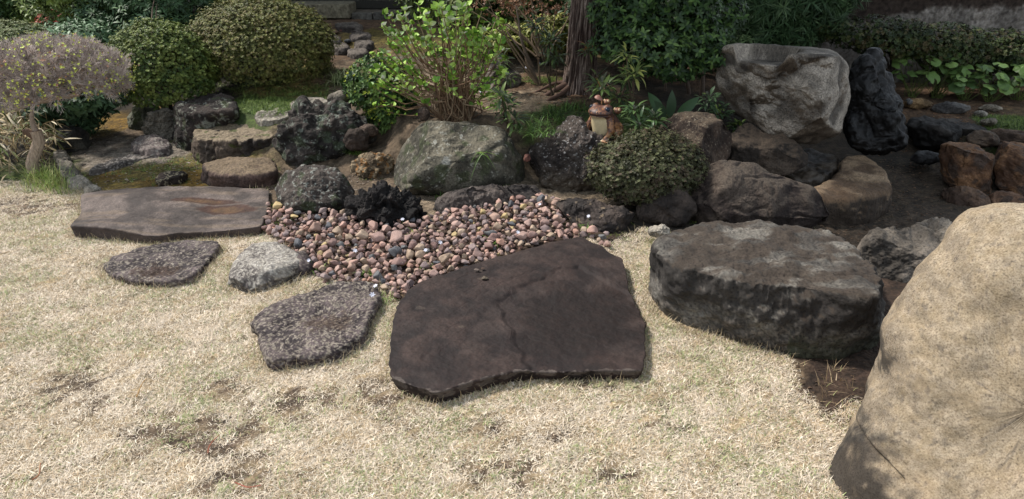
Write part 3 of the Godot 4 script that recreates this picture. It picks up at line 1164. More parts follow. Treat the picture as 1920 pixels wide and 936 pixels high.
func cracked(lines: Array, h, depth, width) -> Callable:      # grooves along lines drawn on the level h
	var ls = []
	for l in lines: ls.append(area(l, h))
	return func(p: Vector3) -> Vector3:
		var q = Vector2(p.x, p.z) + Vector2(sim.get_noise_2d(p.x * 12, p.z * 12), sim.get_noise_2d(p.x * 12 + 9, p.z * 12)) * 0.008
		for l in ls:
			var d = line_dist(q, l)
			if d < width * 3: p.y -= depth * exp(-d * d / (width * width))
		return p

func make_slabs():
	# the large dark slab: its right part lies a little lower behind a broken edge
	var low = area([925, 562, 962, 540, 1005, 522, 1050, 500, 1090, 496, 1180, 548, 1230, 600, 1230, 700, 1000, 720, 985, 692, 962, 640, 925, 562], 0.065)
	var rim = area([1092, 443, 1130, 462, 1168, 488, 1176, 520, 1180, 545, 1210, 600, 1212, 630, 1207, 690, 1000, 693, 960, 697, 900, 712, 850, 728, 820, 738, 780, 726, 733, 708], 0.07)
	var chip = area([733, 704, 780, 724, 820, 736, 850, 727, 900, 711, 960, 696, 1000, 692, 1207, 689], 0.07)
	var crack = cracked([[860, 575, 940, 530, 1020, 500], [1110, 505, 1150, 528, 1182, 552], [870, 545, 920, 520]], 0.07, 0.002, 0.006)
	var pool = spot(1080, 590, 0.06)
	var post = func(p: Vector3) -> Vector3:
		p = crack.call(p)
		if p.y > 0.04:
			var fl = fbm.get_noise_3dv(Vector3(p.x * 1.5, 3, p.z * 2.2)) * 4.0
			p.y += 0.0016 * (floorf(fl) + smoothstep(0.0, 0.2, fl - floorf(fl)))
		var q = Vector2(p.x, p.z) + Vector2(sim.get_noise_2d(p.x * 9, p.z * 9), sim.get_noise_2d(p.x * 9 + 5, p.z * 9)) * 0.012
		if p.y > 0.03 and Geometry2D.is_point_in_polygon(q, low):
			p.y -= 0.0105 * smoothstep(0.0, 0.026, line_dist(q, low))
			p.y -= 0.012 * exp(-Vector2(p.x - pool.x, p.z - pool.z).length_squared() / 0.06)
		return p
	var tint = func(p: Vector3, n: Vector3, c: Color) -> Color:
		var q = Vector2(p.x, p.z)
		var d = line_dist(q, chip)
		var e = fbm.get_noise_3dv(p * 20)
		if d < 0.008 + 0.02 * e and p.y > 0.03: c = c.lerp(k(158, 148, 140), 0.75)
		var m = fbm.get_noise_3dv(p * Vector3(2.6, 2.6, 4.2) + Vector3(3, 0, 8))
		c = c.lerp(k(104, 90, 85), 0.5 * smoothstep(0.08, 0.45, m))
		var w = Vector2(p.x - pool.x, p.z - pool.z).length()
		c = c.lerp(k(48, 32, 26), 0.9 * (1 - smoothstep(0.12, 0.4, w + 0.15 * m)))
		for s in [[787, 574, 0.018], [866, 613, 0.011], [897, 507, 0.016], [908, 522, 0.02]]:
			var t = spot(s[0], s[1], 0.07)
			if Vector2((p.x - t.x) * 0.8, p.z - t.z).length() < s[2] * (1.0 + 0.5 * e): c = c.lerp(k(128, 116, 104), 0.6)
		return c
	slab("large_slab", "large dark brown flat slab with a broken step across it, lying in the lawn", [1092, 443, 1130, 462, 1168, 488, 1176, 520, 1180, 545, 1210, 600, 1212, 630, 1207, 690, 1100, 692, 1000, 693, 960, 697, 900, 712, 850, 728, 820, 738, 780, 726, 733, 708, 728, 680, 731, 640, 735, 600, 745, 570, 762, 545, 800, 525, 860, 503, 950, 478, 1030, 455], 0.064,
		{"sm": 1, "cut": 0.05, "most": 760, "mat": "slate", "a": k(72, 56, 53), "b": k(84, 68, 63), "cf": 4.0, "lump": 0.006, "lf": 4.0, "rough": 0.002, "rf": 24.0, "bev": 0.006, "flare": -0.03, "seed": 2, "wob": 0.006, "dim": 0.64, "capres": 0.36, "post": post, "tint": tint, "res": 0.6, "dome": 0.006, "sp": 0.08}, "slab")
	for s in [[895, 506, 0.016, k(120, 110, 102)], [909, 521, 0.02, k(104, 96, 82)], [906, 503, 0.011, k(96, 78, 66)]]:
		var mm = M.pebble.duplicate()
		mm.albedo_color = s[3]
		var o = put("pebble", pebble_mesh(int(s[0])), mm, self, spot(s[0], s[1], 0.078))
		o.scale = Vector3(s[2] * 2.2, s[2] * 0.9, s[2] * 1.8)
		tag(o, ["grey pebble lying on the large dark slab, upper left of its two neighbours", "", ""][0] if s[0] == 895 else ("olive grey flat pebble on the large dark slab, lowest of its three" if s[0] == 909 else "small brown pebble on the large dark slab, half hidden between two paler ones"), "pebble", "pebbles on the large slab")

	var dip = spot(385, 375, 0.06)
	var dip2 = spot(425, 390, 0.06)
	var post2 = func(p: Vector3) -> Vector3:
		if p.y > 0.025:
			p.y -= 0.018 * exp(-(pow((p.x - dip.x) / 0.28, 2) + pow((p.z - dip.z) / 0.07, 2)))
			p.y -= 0.014 * exp(-(pow((p.x - dip2.x) / 0.12, 2) + pow((p.z - dip2.z) / 0.06, 2)))
			p.y += 0.012 * sin(p.x * 5.0 + 1.0) + 0.012 * exp(-pow((p.x - dip.x + 0.5) / 0.35, 2)) * sin(p.z * 14.0)
		return p
	var tint2 = func(p: Vector3, n: Vector3, c: Color) -> Color:
		var v = fbm.get_noise_3dv(p * Vector3(1.6, 4, 9) + Vector3(3, 0, 0))
		c = c.lerp(k(150, 132, 112), 0.45 * smoothstep(0.05, 0.4, v))
		var d = pow((p.x - dip2.x) / 0.2, 2) + pow((p.z - dip2.z) / 0.085, 2)
		var d2 = pow((p.x - dip.x) / 0.24, 2) + pow((p.z - dip.z) / 0.06, 2)
		var w = 0.3 * fbm.get_noise_3dv(p * 9)
		c = c.lerp(k(78, 48, 36), 0.85 * (1 - smoothstep(0.5, 1.0, minf(d, d2) + w)))
		c = c.lerp(k(120, 92, 62), 0.8 * (1 - smoothstep(0.1, 0.5, minf(d, d2) + w)))
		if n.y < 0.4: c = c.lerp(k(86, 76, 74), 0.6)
		return c
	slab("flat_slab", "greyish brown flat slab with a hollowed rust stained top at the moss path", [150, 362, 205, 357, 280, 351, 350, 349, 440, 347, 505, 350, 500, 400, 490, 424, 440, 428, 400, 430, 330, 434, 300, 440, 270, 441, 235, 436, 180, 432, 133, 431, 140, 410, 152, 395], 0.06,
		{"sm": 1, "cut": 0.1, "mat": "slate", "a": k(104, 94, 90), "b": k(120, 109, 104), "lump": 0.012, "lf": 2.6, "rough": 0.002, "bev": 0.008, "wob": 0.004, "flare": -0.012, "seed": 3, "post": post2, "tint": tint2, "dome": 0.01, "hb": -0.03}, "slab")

	var spk = {"sm": 1, "cut": 0.18, "mat": "speckled", "a": k(84, 73, 75), "b": k(110, 98, 97), "cf": 5.0, "lump": 0.014, "lf": 5.0, "rough": 0.006, "rf": 20.0, "lic": k(178, 168, 152), "lit": 0.17, "lif": 40.0, "lup": 0.06, "sf": 90.0, "bev": 0.012, "flare": -0.005, "sp": 0.2}
	var hollow = func(cx, cy, r, d):
		var c = spot(cx, cy, 0.06)
		return func(p: Vector3) -> Vector3:
			p.y -= d * exp(-(pow((p.x - c.x) / r, 2) + pow((p.z - c.z) / (r * 0.7), 2)))
			return p
	var rusty = func(cx, cy, r, col, amount):
		var c = spot(cx, cy, 0.06)
		return func(p: Vector3, n: Vector3, q: Color) -> Color:
			var d = sqrt(pow((p.x - c.x) / r, 2) + pow((p.z - c.z) / (r * 0.75), 2)) + 0.6 * fbm.get_noise_3dv(p * 16)
			var s = sim.get_noise_3dv(p * 70)
			return q.lerp(col, amount * (1 - smoothstep(0.4, 1.0, d)) * (0.35 if s > 0.3 else 1.0))
	var s1 = spk.duplicate()
	s1.merge({"seed": 4, "post": hollow.call(290, 497, 0.12, 0.022), "tint": rusty.call(290, 500, 0.14, k(70, 48, 36), 0.85)}, true)
	slab("stepping_stone", "speckled flat stepping stone with a rusty hollow, pointed at the right end", [190, 495, 205, 483, 240, 470, 290, 455, 350, 450, 408, 449, 410, 460, 385, 495, 355, 520, 310, 527, 260, 526, 205, 512], 0.04, s1, "stepping stone")
	var s2 = spk.duplicate()
	s2.merge({"seed": 5, "a": k(132, 124, 120), "b": k(170, 164, 156), "dome": 0.02, "dim": 0.85, "bev": 0.03, "flare": 0.01, "facets": 8, "lit": 0.1, "lic": k(196, 190, 178)}, true)
	slab("stepping_stone", "pale grey speckled rounded stone between the lawn and the pebbles", [424, 512, 430, 496, 450, 466, 478, 451, 520, 450, 552, 462, 566, 480, 562, 498, 530, 514, 505, 522, 470, 530, 436, 526], 0.075, s2, "stepping stone")
	var s3 = spk.duplicate()
	s3.merge({"seed": 6, "dome": 0.02, "bev": 0.03, "lit": 0.3}, true)
	slab("half_buried_stone", "small dark speckled stone leaning on the pale grey rounded stone", [540, 478, 552, 468, 572, 468, 588, 480, 586, 494, 566, 503, 546, 498], 0.06, s3, "stone")
	var s4 = spk.duplicate()
	s4.merge({"seed": 7, "post": hollow.call(610, 590, 0.12, 0.02), "tint": rusty.call(615, 600, 0.14, k(74, 52, 36), 0.5), "lit": 0.1, "bev": 0.016, "strata": 0.004, "stf": 20.0}, true)
	slab("stepping_stone", "large speckled five sided stepping stone left of the dark slab", [465, 600, 500, 574, 560, 550, 620, 527, 680, 522, 708, 528, 712, 555, 702, 575, 690, 600, 678, 628, 640, 655, 590, 666, 545, 670, 500, 676, 490, 645, 480, 618], 0.055, s4, "stepping stone")

func make_front_rocks():
	# the big dark boulder with the flat brown top
	var tint = func(p: Vector3, n: Vector3, c: Color) -> Color:
		var v = fbm.get_noise_3dv(p * Vector3(4, 4, 8) + Vector3(7, 7, 7))
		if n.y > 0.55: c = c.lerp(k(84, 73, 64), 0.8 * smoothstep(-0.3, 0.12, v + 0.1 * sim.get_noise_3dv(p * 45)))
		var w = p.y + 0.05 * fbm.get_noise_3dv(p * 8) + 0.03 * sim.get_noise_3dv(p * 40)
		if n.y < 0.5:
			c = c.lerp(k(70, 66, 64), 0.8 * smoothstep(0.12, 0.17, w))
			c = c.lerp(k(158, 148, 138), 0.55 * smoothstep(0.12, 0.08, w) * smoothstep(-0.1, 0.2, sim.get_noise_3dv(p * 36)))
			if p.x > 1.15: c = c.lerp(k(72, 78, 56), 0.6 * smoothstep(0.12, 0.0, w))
		return c
	slab("flat_topped_boulder", "big dark flat topped boulder in the lawn with a brown top", [1240, 432, 1290, 421, 1350, 416, 1410, 411, 1450, 414, 1500, 416, 1560, 436, 1620, 474, 1650, 510, 1658, 535, 1640, 560, 1590, 556, 1540, 542, 1480, 536, 1400, 530, 1330, 512, 1280, 500, 1238, 482, 1226, 455], 0.3,
		{"sm": 2, "mat": "granite", "dim": 0.76, "a": k(108, 103, 98), "b": k(128, 124, 118), "seed": 8, "bev": 0.02, "facets": 2, "lump": 0.026, "lf": 3.6, "rough": 0.011, "rf": 14.0, "ridge": 0.004, "gf": 5.0, "dome": 0.02, "base": [1214, 520, 1225, 570, 1300, 615, 1400, 645, 1480, 668, 1560, 668, 1640, 645, 1665, 600, 1668, 520, 1560, 470, 1400, 450, 1260, 470], "base_h": 0.0, "hb": -0.06, "bulge": 0.02, "tint": tint, "res": 0.34, "sp": 0.2, "ctr": Vector2(1440, 482)}, "rock")
	boulder("grey_rock", "medium grey rock wedged between the flat topped boulder and the tan boulder", [1606, 450, 1625, 430, 1665, 420, 1720, 420, 1765, 440, 1790, 480, 1770, 540, 1700, 600, 1640, 590, 1615, 520], 3.1, 0.22, 0.3, {"seed": 9, "a": k(104, 98, 92), "b": k(140, 132, 124), "lump": 0.04, "lf": 4.0, "rough": 0.008, "rf": 20.0, "cuts": [[Vector3(0.1, 1, 0.3), 0.8], [Vector3(-0.5, 0.3, 1), 0.75]], "topk": 0.4, "top": k(120, 110, 98)})
	boulder("grey_rock", "pale lump of rock behind the tan boulder at the edge of the pond", [1712, 440, 1725, 420, 1760, 413, 1800, 425, 1810, 470, 1760, 490, 1720, 470], 3.25, 0.12, 0.15, {"seed": 10, "a": k(134, 126, 118), "b": k(160, 150, 138), "lump": 0.04, "lf": 7.0, "rough": 0.015})
	# the large tan boulder at the right edge
	var fissure = PackedVector2Array()
	for q in [[1642, 815], [1634, 845], [1648, 885], [1675, 915], [1715, 940]]:
		var w = spot_d(q[0], q[1], 1.4)
		fissure.append(Vector2(w.x, w.y))
	var tint2 = func(p: Vector3, n: Vector3, c: Color) -> Color:
		var v = fbm.get_noise_3dv(p * 7 + Vector3(2, 5, 1)) * 0.6 + 0.3 * sim.get_noise_3dv(p * 24)
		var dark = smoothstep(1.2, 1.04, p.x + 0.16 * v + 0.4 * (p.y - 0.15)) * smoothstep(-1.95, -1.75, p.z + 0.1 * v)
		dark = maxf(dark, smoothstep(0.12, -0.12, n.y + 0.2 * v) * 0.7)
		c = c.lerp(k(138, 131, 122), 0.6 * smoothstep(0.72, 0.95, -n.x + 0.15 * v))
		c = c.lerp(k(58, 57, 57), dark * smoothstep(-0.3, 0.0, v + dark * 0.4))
		var r = fbm.get_noise_3dv(p * 2.2 + Vector3(11, 0, 4))
		return c.lerp(k(176, 152, 124), 0.15 * smoothstep(0.1, 0.45, r))
	var groove = func(p: Vector3) -> Vector3:
		if p.z > -1.75 and p.x < 1.4:
			var d = line_dist(Vector2(p.x, p.y), fissure)
			p.x += 0.02 * exp(-d * d / 0.00006)
		return p
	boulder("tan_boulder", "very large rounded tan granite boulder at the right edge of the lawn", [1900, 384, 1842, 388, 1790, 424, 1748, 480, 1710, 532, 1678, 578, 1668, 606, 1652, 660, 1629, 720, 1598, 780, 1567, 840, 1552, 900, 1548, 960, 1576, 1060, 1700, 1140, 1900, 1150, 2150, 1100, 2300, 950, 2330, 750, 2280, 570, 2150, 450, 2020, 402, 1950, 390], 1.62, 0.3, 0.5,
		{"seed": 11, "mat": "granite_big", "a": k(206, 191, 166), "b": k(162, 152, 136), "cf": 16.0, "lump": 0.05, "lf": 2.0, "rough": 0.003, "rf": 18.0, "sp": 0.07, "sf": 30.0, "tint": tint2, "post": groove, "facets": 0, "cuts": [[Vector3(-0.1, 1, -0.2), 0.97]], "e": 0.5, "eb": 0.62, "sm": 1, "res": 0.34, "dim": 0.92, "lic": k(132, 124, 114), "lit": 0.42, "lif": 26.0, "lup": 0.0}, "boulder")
	boulder("small_white_stone", "small whitish stone at the left foot of the flat topped boulder", [1214, 432, 1222, 424, 1240, 421, 1254, 428, 1256, 440, 1236, 446, 1220, 442], 3.42, 0.05, 0.05, {"seed": 12, "a": k(176, 168, 156), "b": k(196, 188, 176), "lump": 0.012, "lf": 14.0, "res": 1.0}, "stone")

func make_rock_line():
	var dark = {"mat": "lava", "a": k(74, 68, 64), "b": k(98, 90, 84), "lump": 0.04, "lf": 4.0, "rough": 0.01, "rf": 16.0, "lic": k(176, 180, 172), "lit": 0.36, "lif": 22.0, "moss": k(82, 92, 66), "mot": 0.12, "topk": 0.3, "top": k(104, 92, 84)}
	var d = func(e): 
		var r = dark.duplicate()
		r.merge(e, true)
		return r
	boulder("mossy_boulder", "rounded dark boulder with moss and lichen at the end of the brown slab", [503, 388, 508, 348, 528, 324, 565, 314, 612, 314, 645, 324, 660, 350, 664, 388, 645, 412, 580, 416, 520, 408], 4.0, 0.22, 0.26, d.call({"seed": 13, "cuts": [[Vector3(0, 1, 0.2), 0.86], [Vector3(-0.7, 0.5, 0.6), 0.85]], "lump": 0.035}))
	boulder("pitted_rock", "low black pitted lava rock standing behind the red pebbles", [650, 392, 662, 366, 690, 352, 715, 346, 750, 358, 775, 368, 795, 378, 806, 402, 800, 424, 740, 436, 680, 424], 3.78, 0.16, 0.18, {"seed": 14, "mat": "lava", "a": k(40, 37, 36), "b": k(58, 53, 51), "lump": 0.07, "lf": 7.0, "rough": 0.03, "rf": 22.0, "pit": 0.028, "pf": 22.0, "lic": k(110, 104, 100), "lit": 0.62, "res": 0.75})
	boulder("ridged_rock", "long low dark rock with layered ridges behind the pebbles", [816, 388, 830, 366, 870, 356, 920, 349, 965, 345, 1012, 350, 1024, 372, 1018, 392, 960, 400, 900, 408, 840, 412, 818, 404], 3.98, 0.14, 0.2, {"seed": 15, "mat": "slate", "a": k(70, 64, 62), "b": k(94, 86, 82), "lump": 0.03, "lf": 6.0, "rough": 0.008, "strata": 0.016, "stf": 26.0, "sdir": Vector3(-0.12, 1, 0.75), "cuts": [[Vector3(0.1, 1, 0.6), 0.8]], "lic": k(140, 132, 126), "lit": 0.5, "res": 0.7})
	boulder("wedge_rock", "dark wedge shaped rock with a flat face at the right of the pebbles", [1034, 378, 1060, 369, 1110, 371, 1160, 384, 1208, 404, 1212, 430, 1196, 452, 1168, 468, 1140, 470, 1110, 450, 1050, 420], 3.62, 0.17, 0.22, {"seed": 16, "mat": "slate", "a": k(64, 57, 54), "b": k(88, 78, 72), "lump": 0.02, "lf": 6.0, "rough": 0.009, "rf": 18.0, "strata": 0.006, "stf": 18.0, "sdir": Vector3(0.35, 1, 0.6), "cuts": [[Vector3(-0.25, 0.6, 0.8), 0.72], [Vector3(0.8, -0.1, 0.6), 0.74], [Vector3(0.1, 1, 0.1), 0.8], [Vector3(-0.6, 0.2, 0.8), 0.82]], "e": 0.6, "res": 0.6, "lic": k(150, 134, 112), "lit": 0.5})
	boulder("fractured_stone", "light brown fractured angular stone between the two dark boulders", [652, 312, 662, 292, 692, 283, 728, 285, 743, 302, 738, 330, 705, 338, 672, 334, 654, 326], 4.5, 0.1, 0.14, {"seed": 17, "a": k(134, 116, 94), "b": k(164, 146, 120), "cf": 8.0, "lump": 0.02, "lf": 8.0, "rough": 0.012, "rf": 26.0, "cuts": [[Vector3(0.3, 0.4, 1), 0.7], [Vector3(0.8, 0.1, 0.6), 0.75], [Vector3(-0.6, 0.5, 0.7), 0.72], [Vector3(0, 1, 0.2), 0.84]], "e": 0.6, "lic": k(170, 120, 70), "lit": 0.25, "lif": 14.0, "res": 0.8, "ridge": 0.008, "gf": 9.0}, "stone")
	var gcrack = spot_d(830, 250, 4.1)
	boulder("grey_green_boulder", "broad grey green boulder with a white lichen spot below the tall leafy shrub", [732, 330, 742, 290, 758, 254, 785, 234, 830, 228, 880, 229, 925, 238, 958, 256, 978, 290, 985, 330, 972, 358, 920, 372, 850, 376, 770, 368, 738, 352], 4.42, 0.3, 0.36,
		{"seed": 18, "mat": "granite", "a": k(92, 89, 78), "b": k(114, 110, 98), "cf": 4.0, "lump": 0.03, "lf": 3.0, "rough": 0.006, "rf": 18.0, "cuts": [[Vector3(0, 0.85, 0.5), 0.9], [Vector3(-0.8, 0.3, 0.5), 0.92]], "facets": 5, "topk": 0.55, "top": k(146, 138, 120), "moss": k(84, 90, 66), "mot": 0.1, "lic": k(170, 170, 160), "lit": 0.5, "lif": 16.0, "ridge": 0.01, "gf": 2.2, "e": 0.62,
		"tint": func(p, n, c):
			for s in [[838, 299, 0.026], [813, 273, 0.012], [862, 268, 0.009]]:
				var w = spot_d(s[0], s[1], 4.16)
				if Vector2(p.x - w.x, (p.y - w.y)).length() < s[2] * (1 + 0.3 * fbm.get_noise_3dv(p * 40)): c = c.lerp(k(196, 196, 188), 0.85)
			return c})
	boulder("lava_boulder", "craggy dark lava boulder with grey green lichen behind the mossy boulder", [514, 246, 530, 214, 552, 206, 562, 194, 585, 198, 605, 190, 650, 196, 688, 215, 702, 262, 675, 288, 648, 306, 600, 318, 545, 314, 522, 284], 4.95, 0.26, 0.34, d.call({"seed": 19, "a": k(62, 57, 54), "b": k(84, 77, 72), "lump": 0.08, "lf": 4.0, "rough": 0.02, "rf": 12.0, "pit": 0.006, "pf": 12.0, "lit": 0.34, "lif": 14.0, "lic": k(150, 158, 146), "mot": 0.05, "moss": k(94, 106, 84), "res": 0.6}))
	boulder("dark_boulder", "dark lava boulder with white flecks that carries the ceramic frog", [984, 335, 988, 298, 1005, 268, 1030, 236, 1058, 219, 1085, 218, 1100, 236, 1112, 257, 1160, 258, 1190, 290, 1195, 340, 1170, 372, 1060, 372, 1000, 360], 4.42, 0.2, 0.34, d.call({"seed": 20, "a": k(72, 65, 62), "b": k(94, 86, 80), "lump": 0.05, "lf": 4.0, "rough": 0.014, "lit": 0.48, "lif": 30.0, "lic": k(206, 206, 204), "mot": 0.5, "tint": func(p, n, c):
		return c.lerp(k(126, 112, 92), 0.6 * smoothstep(0.18, 0.02, p.y + 0.06 * fbm.get_noise_3dv(p * 7)))}))
	boulder("loose_red_stone", "small reddish stone in the gap between grey green and dark boulders", [983, 292, 990, 286, 996, 290, 996, 300, 988, 304, 982, 300], 4.25, 0.03, 0.03, {"seed": 21, "a": k(112, 74, 66), "b": k(130, 90, 80), "res": 2.0, "foot": false}, "stone")
	# left: the brown block, the tier behind it and the dark rock on top
	slab("brown_block", "brown block stone with a pale worn top behind the flat slab", [376, 312, 382, 302, 420, 295, 470, 292, 514, 297, 522, 312, 512, 322, 480, 328, 425, 328, 390, 322], 0.13, {"seed": 22, "a": k(84, 66, 60), "b": k(104, 84, 76), "bev": 0.035, "dome": 0.02, "lump": 0.02, "lf": 4.0, "rough": 0.004, "base": [374, 336, 388, 352, 440, 358, 500, 358, 522, 348, 524, 320, 480, 310, 380, 316], "sm": 2, "res": 0.75, "topk": 0.85, "top": k(152, 132, 104), "mat": "speckled"})
	boulder("small_dark_block", "small dark block stone at the back edge of the flat slab", [286, 340, 290, 328, 312, 319, 350, 318, 356, 332, 354, 356, 320, 360, 288, 356], 4.42, 0.1, 0.1, {"seed": 23, "a": k(74, 62, 56), "b": k(94, 80, 72), "cuts": [[Vector3(0, 1, 0.2), 0.75], [Vector3(0.5, 0, 1), 0.75], [Vector3(1, 0, 0.1), 0.85]], "lump": 0.012, "e": 0.5, "res": 0.9, "lic": k(180, 168, 140), "lit": 0.3, "lup": 0.2}, "stone")
	var joints = []
	for x in [[404, 262, 400], [452, 262, 448], [478, 262, 480]]: joints.append(spot_d(x[0], 275, 4.85).x)
	slab("step_stone", "wide stone step with a tan cracked top between two dark rocks", [358, 248, 366, 238, 400, 230, 440, 227, 480, 224, 512, 224, 524, 240, 515, 257, 480, 262, 450, 264, 400, 263, 364, 260], 0.2, {"seed": 24, "a": k(78, 68, 60), "b": k(106, 92, 80), "bev": 0.025, "lump": 0.02, "lf": 5.0, "rough": 0.007, "rf": 18.0, "base": [360, 285, 364, 308, 420, 312, 470, 308, 520, 302, 530, 280, 500, 262, 380, 262], "base_h": 0.02, "flare": 0.0, "res": 0.7, "topk": 0.9, "top": k(176, 158, 130), "moss": k(92, 100, 52), "mot": 0.2, "mat": "speckled",
		"post": func(p):
			for jx in joints:
				var e = p.x - jx + 0.03 * fbm.get_noise_3dv(p * 8)
				if p.z > -5.05 + 0.0: p.z -= 0.035 * exp(-e * e / 0.0004) * smoothstep(-5.1, -4.85, p.z)
			return p})
	slab("dark_rock", "dark rock with pale lichen streaks standing at the left end of the step", [322, 197, 345, 184, 390, 173, 430, 176, 446, 190, 444, 204, 405, 209, 370, 207, 335, 208], 0.34, {"seed": 25, "mat": "lava", "a": k(62, 54, 50), "b": k(84, 74, 68), "bev": 0.04, "lump": 0.04, "lf": 4.0, "rough": 0.01, "base": [316, 262, 340, 280, 375, 276, 448, 250, 448, 218, 400, 200, 330, 220], "base_h": 0.05, "hb": 0.0, "lic": k(176, 182, 168), "lit": 0.22, "lif": 12.0, "lup": -0.25, "res": 0.6, "moss": k(92, 100, 72), "mot": 0.15})
	boulder("greenish_rock", "grey green rock under the smaller clipped dome shrub", [240, 225, 248, 200, 268, 188, 292, 196, 300, 230, 296, 252, 262, 254, 244, 248], 5.75, 0.14, 0.2, {"seed": 26, "a": k(106, 110, 94), "b": k(132, 134, 118), "lump": 0.03, "lf": 6.0, "res": 0.8, "moss": k(88, 98, 66), "mot": 0.1})
	boulder("grey_side_rock", "grey weathered rock left of the dark rock at the moss path", [270, 250, 276, 222, 292, 206, 318, 202, 336, 222, 338, 268, 316, 284, 282, 276], 5.4, 0.14, 0.2, {"seed": 27, "a": k(98, 94, 86), "b": k(124, 118, 108), "lump": 0.04, "lf": 6.0, "rough": 0.016, "res": 0.8, "cuts": [[Vector3(0.4, 0.2, 1), 0.75]]})
	boulder("shaded_rock", "dark rounded rock in the shade behind the bare pruned shrub", [96, 268, 102, 240, 125, 230, 155, 236, 168, 262, 166, 292, 140, 306, 108, 302], 5.15, 0.16, 0.2, {"seed": 28, "a": k(64, 62, 58), "b": k(82, 80, 74), "lump": 0.03, "lf": 6.0, "res": 0.7})
	boulder("shaded_rock", "dark rock at the back of the moss path under the shrubs", [185, 205, 195, 190, 225, 184, 245, 196, 246, 220, 220, 226, 190, 222], 6.3, 0.15, 0.2, {"seed": 29, "a": k(58, 56, 52), "b": k(76, 74, 68), "lump": 0.05, "lf": 6.0, "res": 0.8})
	slab("path_stone", "purplish grey flat rock lying on the moss path", [242, 270, 252, 256, 275, 250, 300, 252, 318, 262, 318, 274, 296, 280, 260, 281], 0.08, {"seed": 30, "a": k(112, 100, 100), "b": k(138, 126, 122), "bev": 0.03, "dome": 0.03, "lump": 0.02, "lf": 7.0, "hb": -0.02, "res": 0.9, "mat": "speckled", "lic": k(188, 182, 172), "lit": 0.25, "lif": 30.0, "foot": false})
	slab("path_ledge", "long grey rock ledge flush with the moss path", [160, 318, 200, 300, 250, 288, 300, 283, 306, 288, 260, 297, 215, 310, 175, 322], 0.035, {"seed": 31, "a": k(112, 106, 102), "b": k(138, 130, 124), "bev": 0.02, "lump": 0.02, "lf": 7.0, "hb": -0.03, "res": 0.9, "mat": "speckled", "lic": k(190, 184, 176), "lit": 0.25, "lif": 30.0, "foot": false})
	slab("pale_flat_stone", "pale flat stone in the grass behind the step", [475, 214, 488, 207, 512, 203, 540, 205, 548, 214, 530, 222, 500, 226, 478, 224], 0.265, {"seed": 32, "a": k(150, 142, 128), "b": k(176, 168, 152), "bev": 0.015, "hb": 0.15, "res": 1.0, "mat": "speckled", "lic": k(206, 200, 186), "lit": 0.2, "lif": 30.0, "foot": false})
	slab("pale_flat_stone", "speckled flat stone half hidden behind the craggy lava boulder", [540, 194, 550, 185, 580, 182, 612, 184, 620, 192, 600, 200, 560, 202], 0.3, {"seed": 33, "a": k(142, 134, 122), "b": k(170, 160, 146), "bev": 0.015, "hb": 0.2, "res": 1.0, "mat": "speckled", "lic": k(206, 200, 186), "lit": 0.2, "lif": 30.0, "foot": false})
	boulder("grey_terrace_stone", "flat grey stone on the bare terrace near the striped grass", [612, 190, 618, 176, 640, 168, 662, 172, 664, 186, 640, 196], 5.25, 0.12, 0.12, {"seed": 34, "a": k(120, 112, 102), "b": k(140, 132, 120), "res": 1.0, "foot": false}, "stone")
	for q in [[668, 262, 30, 26, "brown stone at the foot of the small leaved shrub", 4.75], [688, 246, 24, 14, "reddish brown rock under the small leaved shrub", 4.85], [795, 215, 12, 14, "small brown stone at the foot of the leafy shrub", 4.6]]:
		boulder("brown_stone", q[4], [q[0] - q[2], q[1], q[0] - q[2] * 0.5, q[1] - q[3] * 0.8, q[0] + q[2] * 0.4, q[1] - q[3], q[0] + q[2], q[1], q[0] + q[2] * 0.6, q[1] + q[3] * 0.8, q[0] - q[2] * 0.5, q[1] + q[3] * 0.8], q[5], 0.08, 0.1, {"seed": 35 + q[2], "a": k(88, 74, 65), "b": k(106, 90, 80), "res": 1.0, "foot": false, "lump": 0.015, "lf": 8.0}, "stone")
	# edging stones of the lawn beside the moss path
	var words = ["topmost pale flat edging stone, below the dark shaded rock", "second pale edging stone down from the shaded rock", "third pale edging stone down, beside the green grass", "fourth pale edging stone, widest of the row", "lowest pale edging stone, in front of the flat slab corner", "thin pale stone lying on top of the edging row"]
	var i = 0
	for q in [[116, 293, 14, 10], [122, 308, 16, 9], [130, 322, 19, 9], [146, 337, 22, 9], [172, 352, 16, 7], [112, 284, 14, 3]]:
		slab("edging_stone", words[i], [q[0] - q[2], q[1], q[0] - q[2] * 0.6, q[1] - q[3] * 0.8, q[0] + q[2] * 0.5, q[1] - q[3], q[0] + q[2], q[1] - 1, q[0] + q[2] * 0.7, q[1] + q[3] * 0.7, q[0] - q[2] * 0.5, q[1] + q[3]], 0.05 + (0.04 if i == 5 else 0.0), {"seed": 41 + i, "a": k(150, 142, 130), "b": k(178, 170, 156), "bev": 0.012, "hb": -0.02, "res": 1.6, "lump": 0.012, "lf": 12.0, "mat": "speckled", "foot": i < 5}, "stone", "edging stones of the lawn")
		i += 1

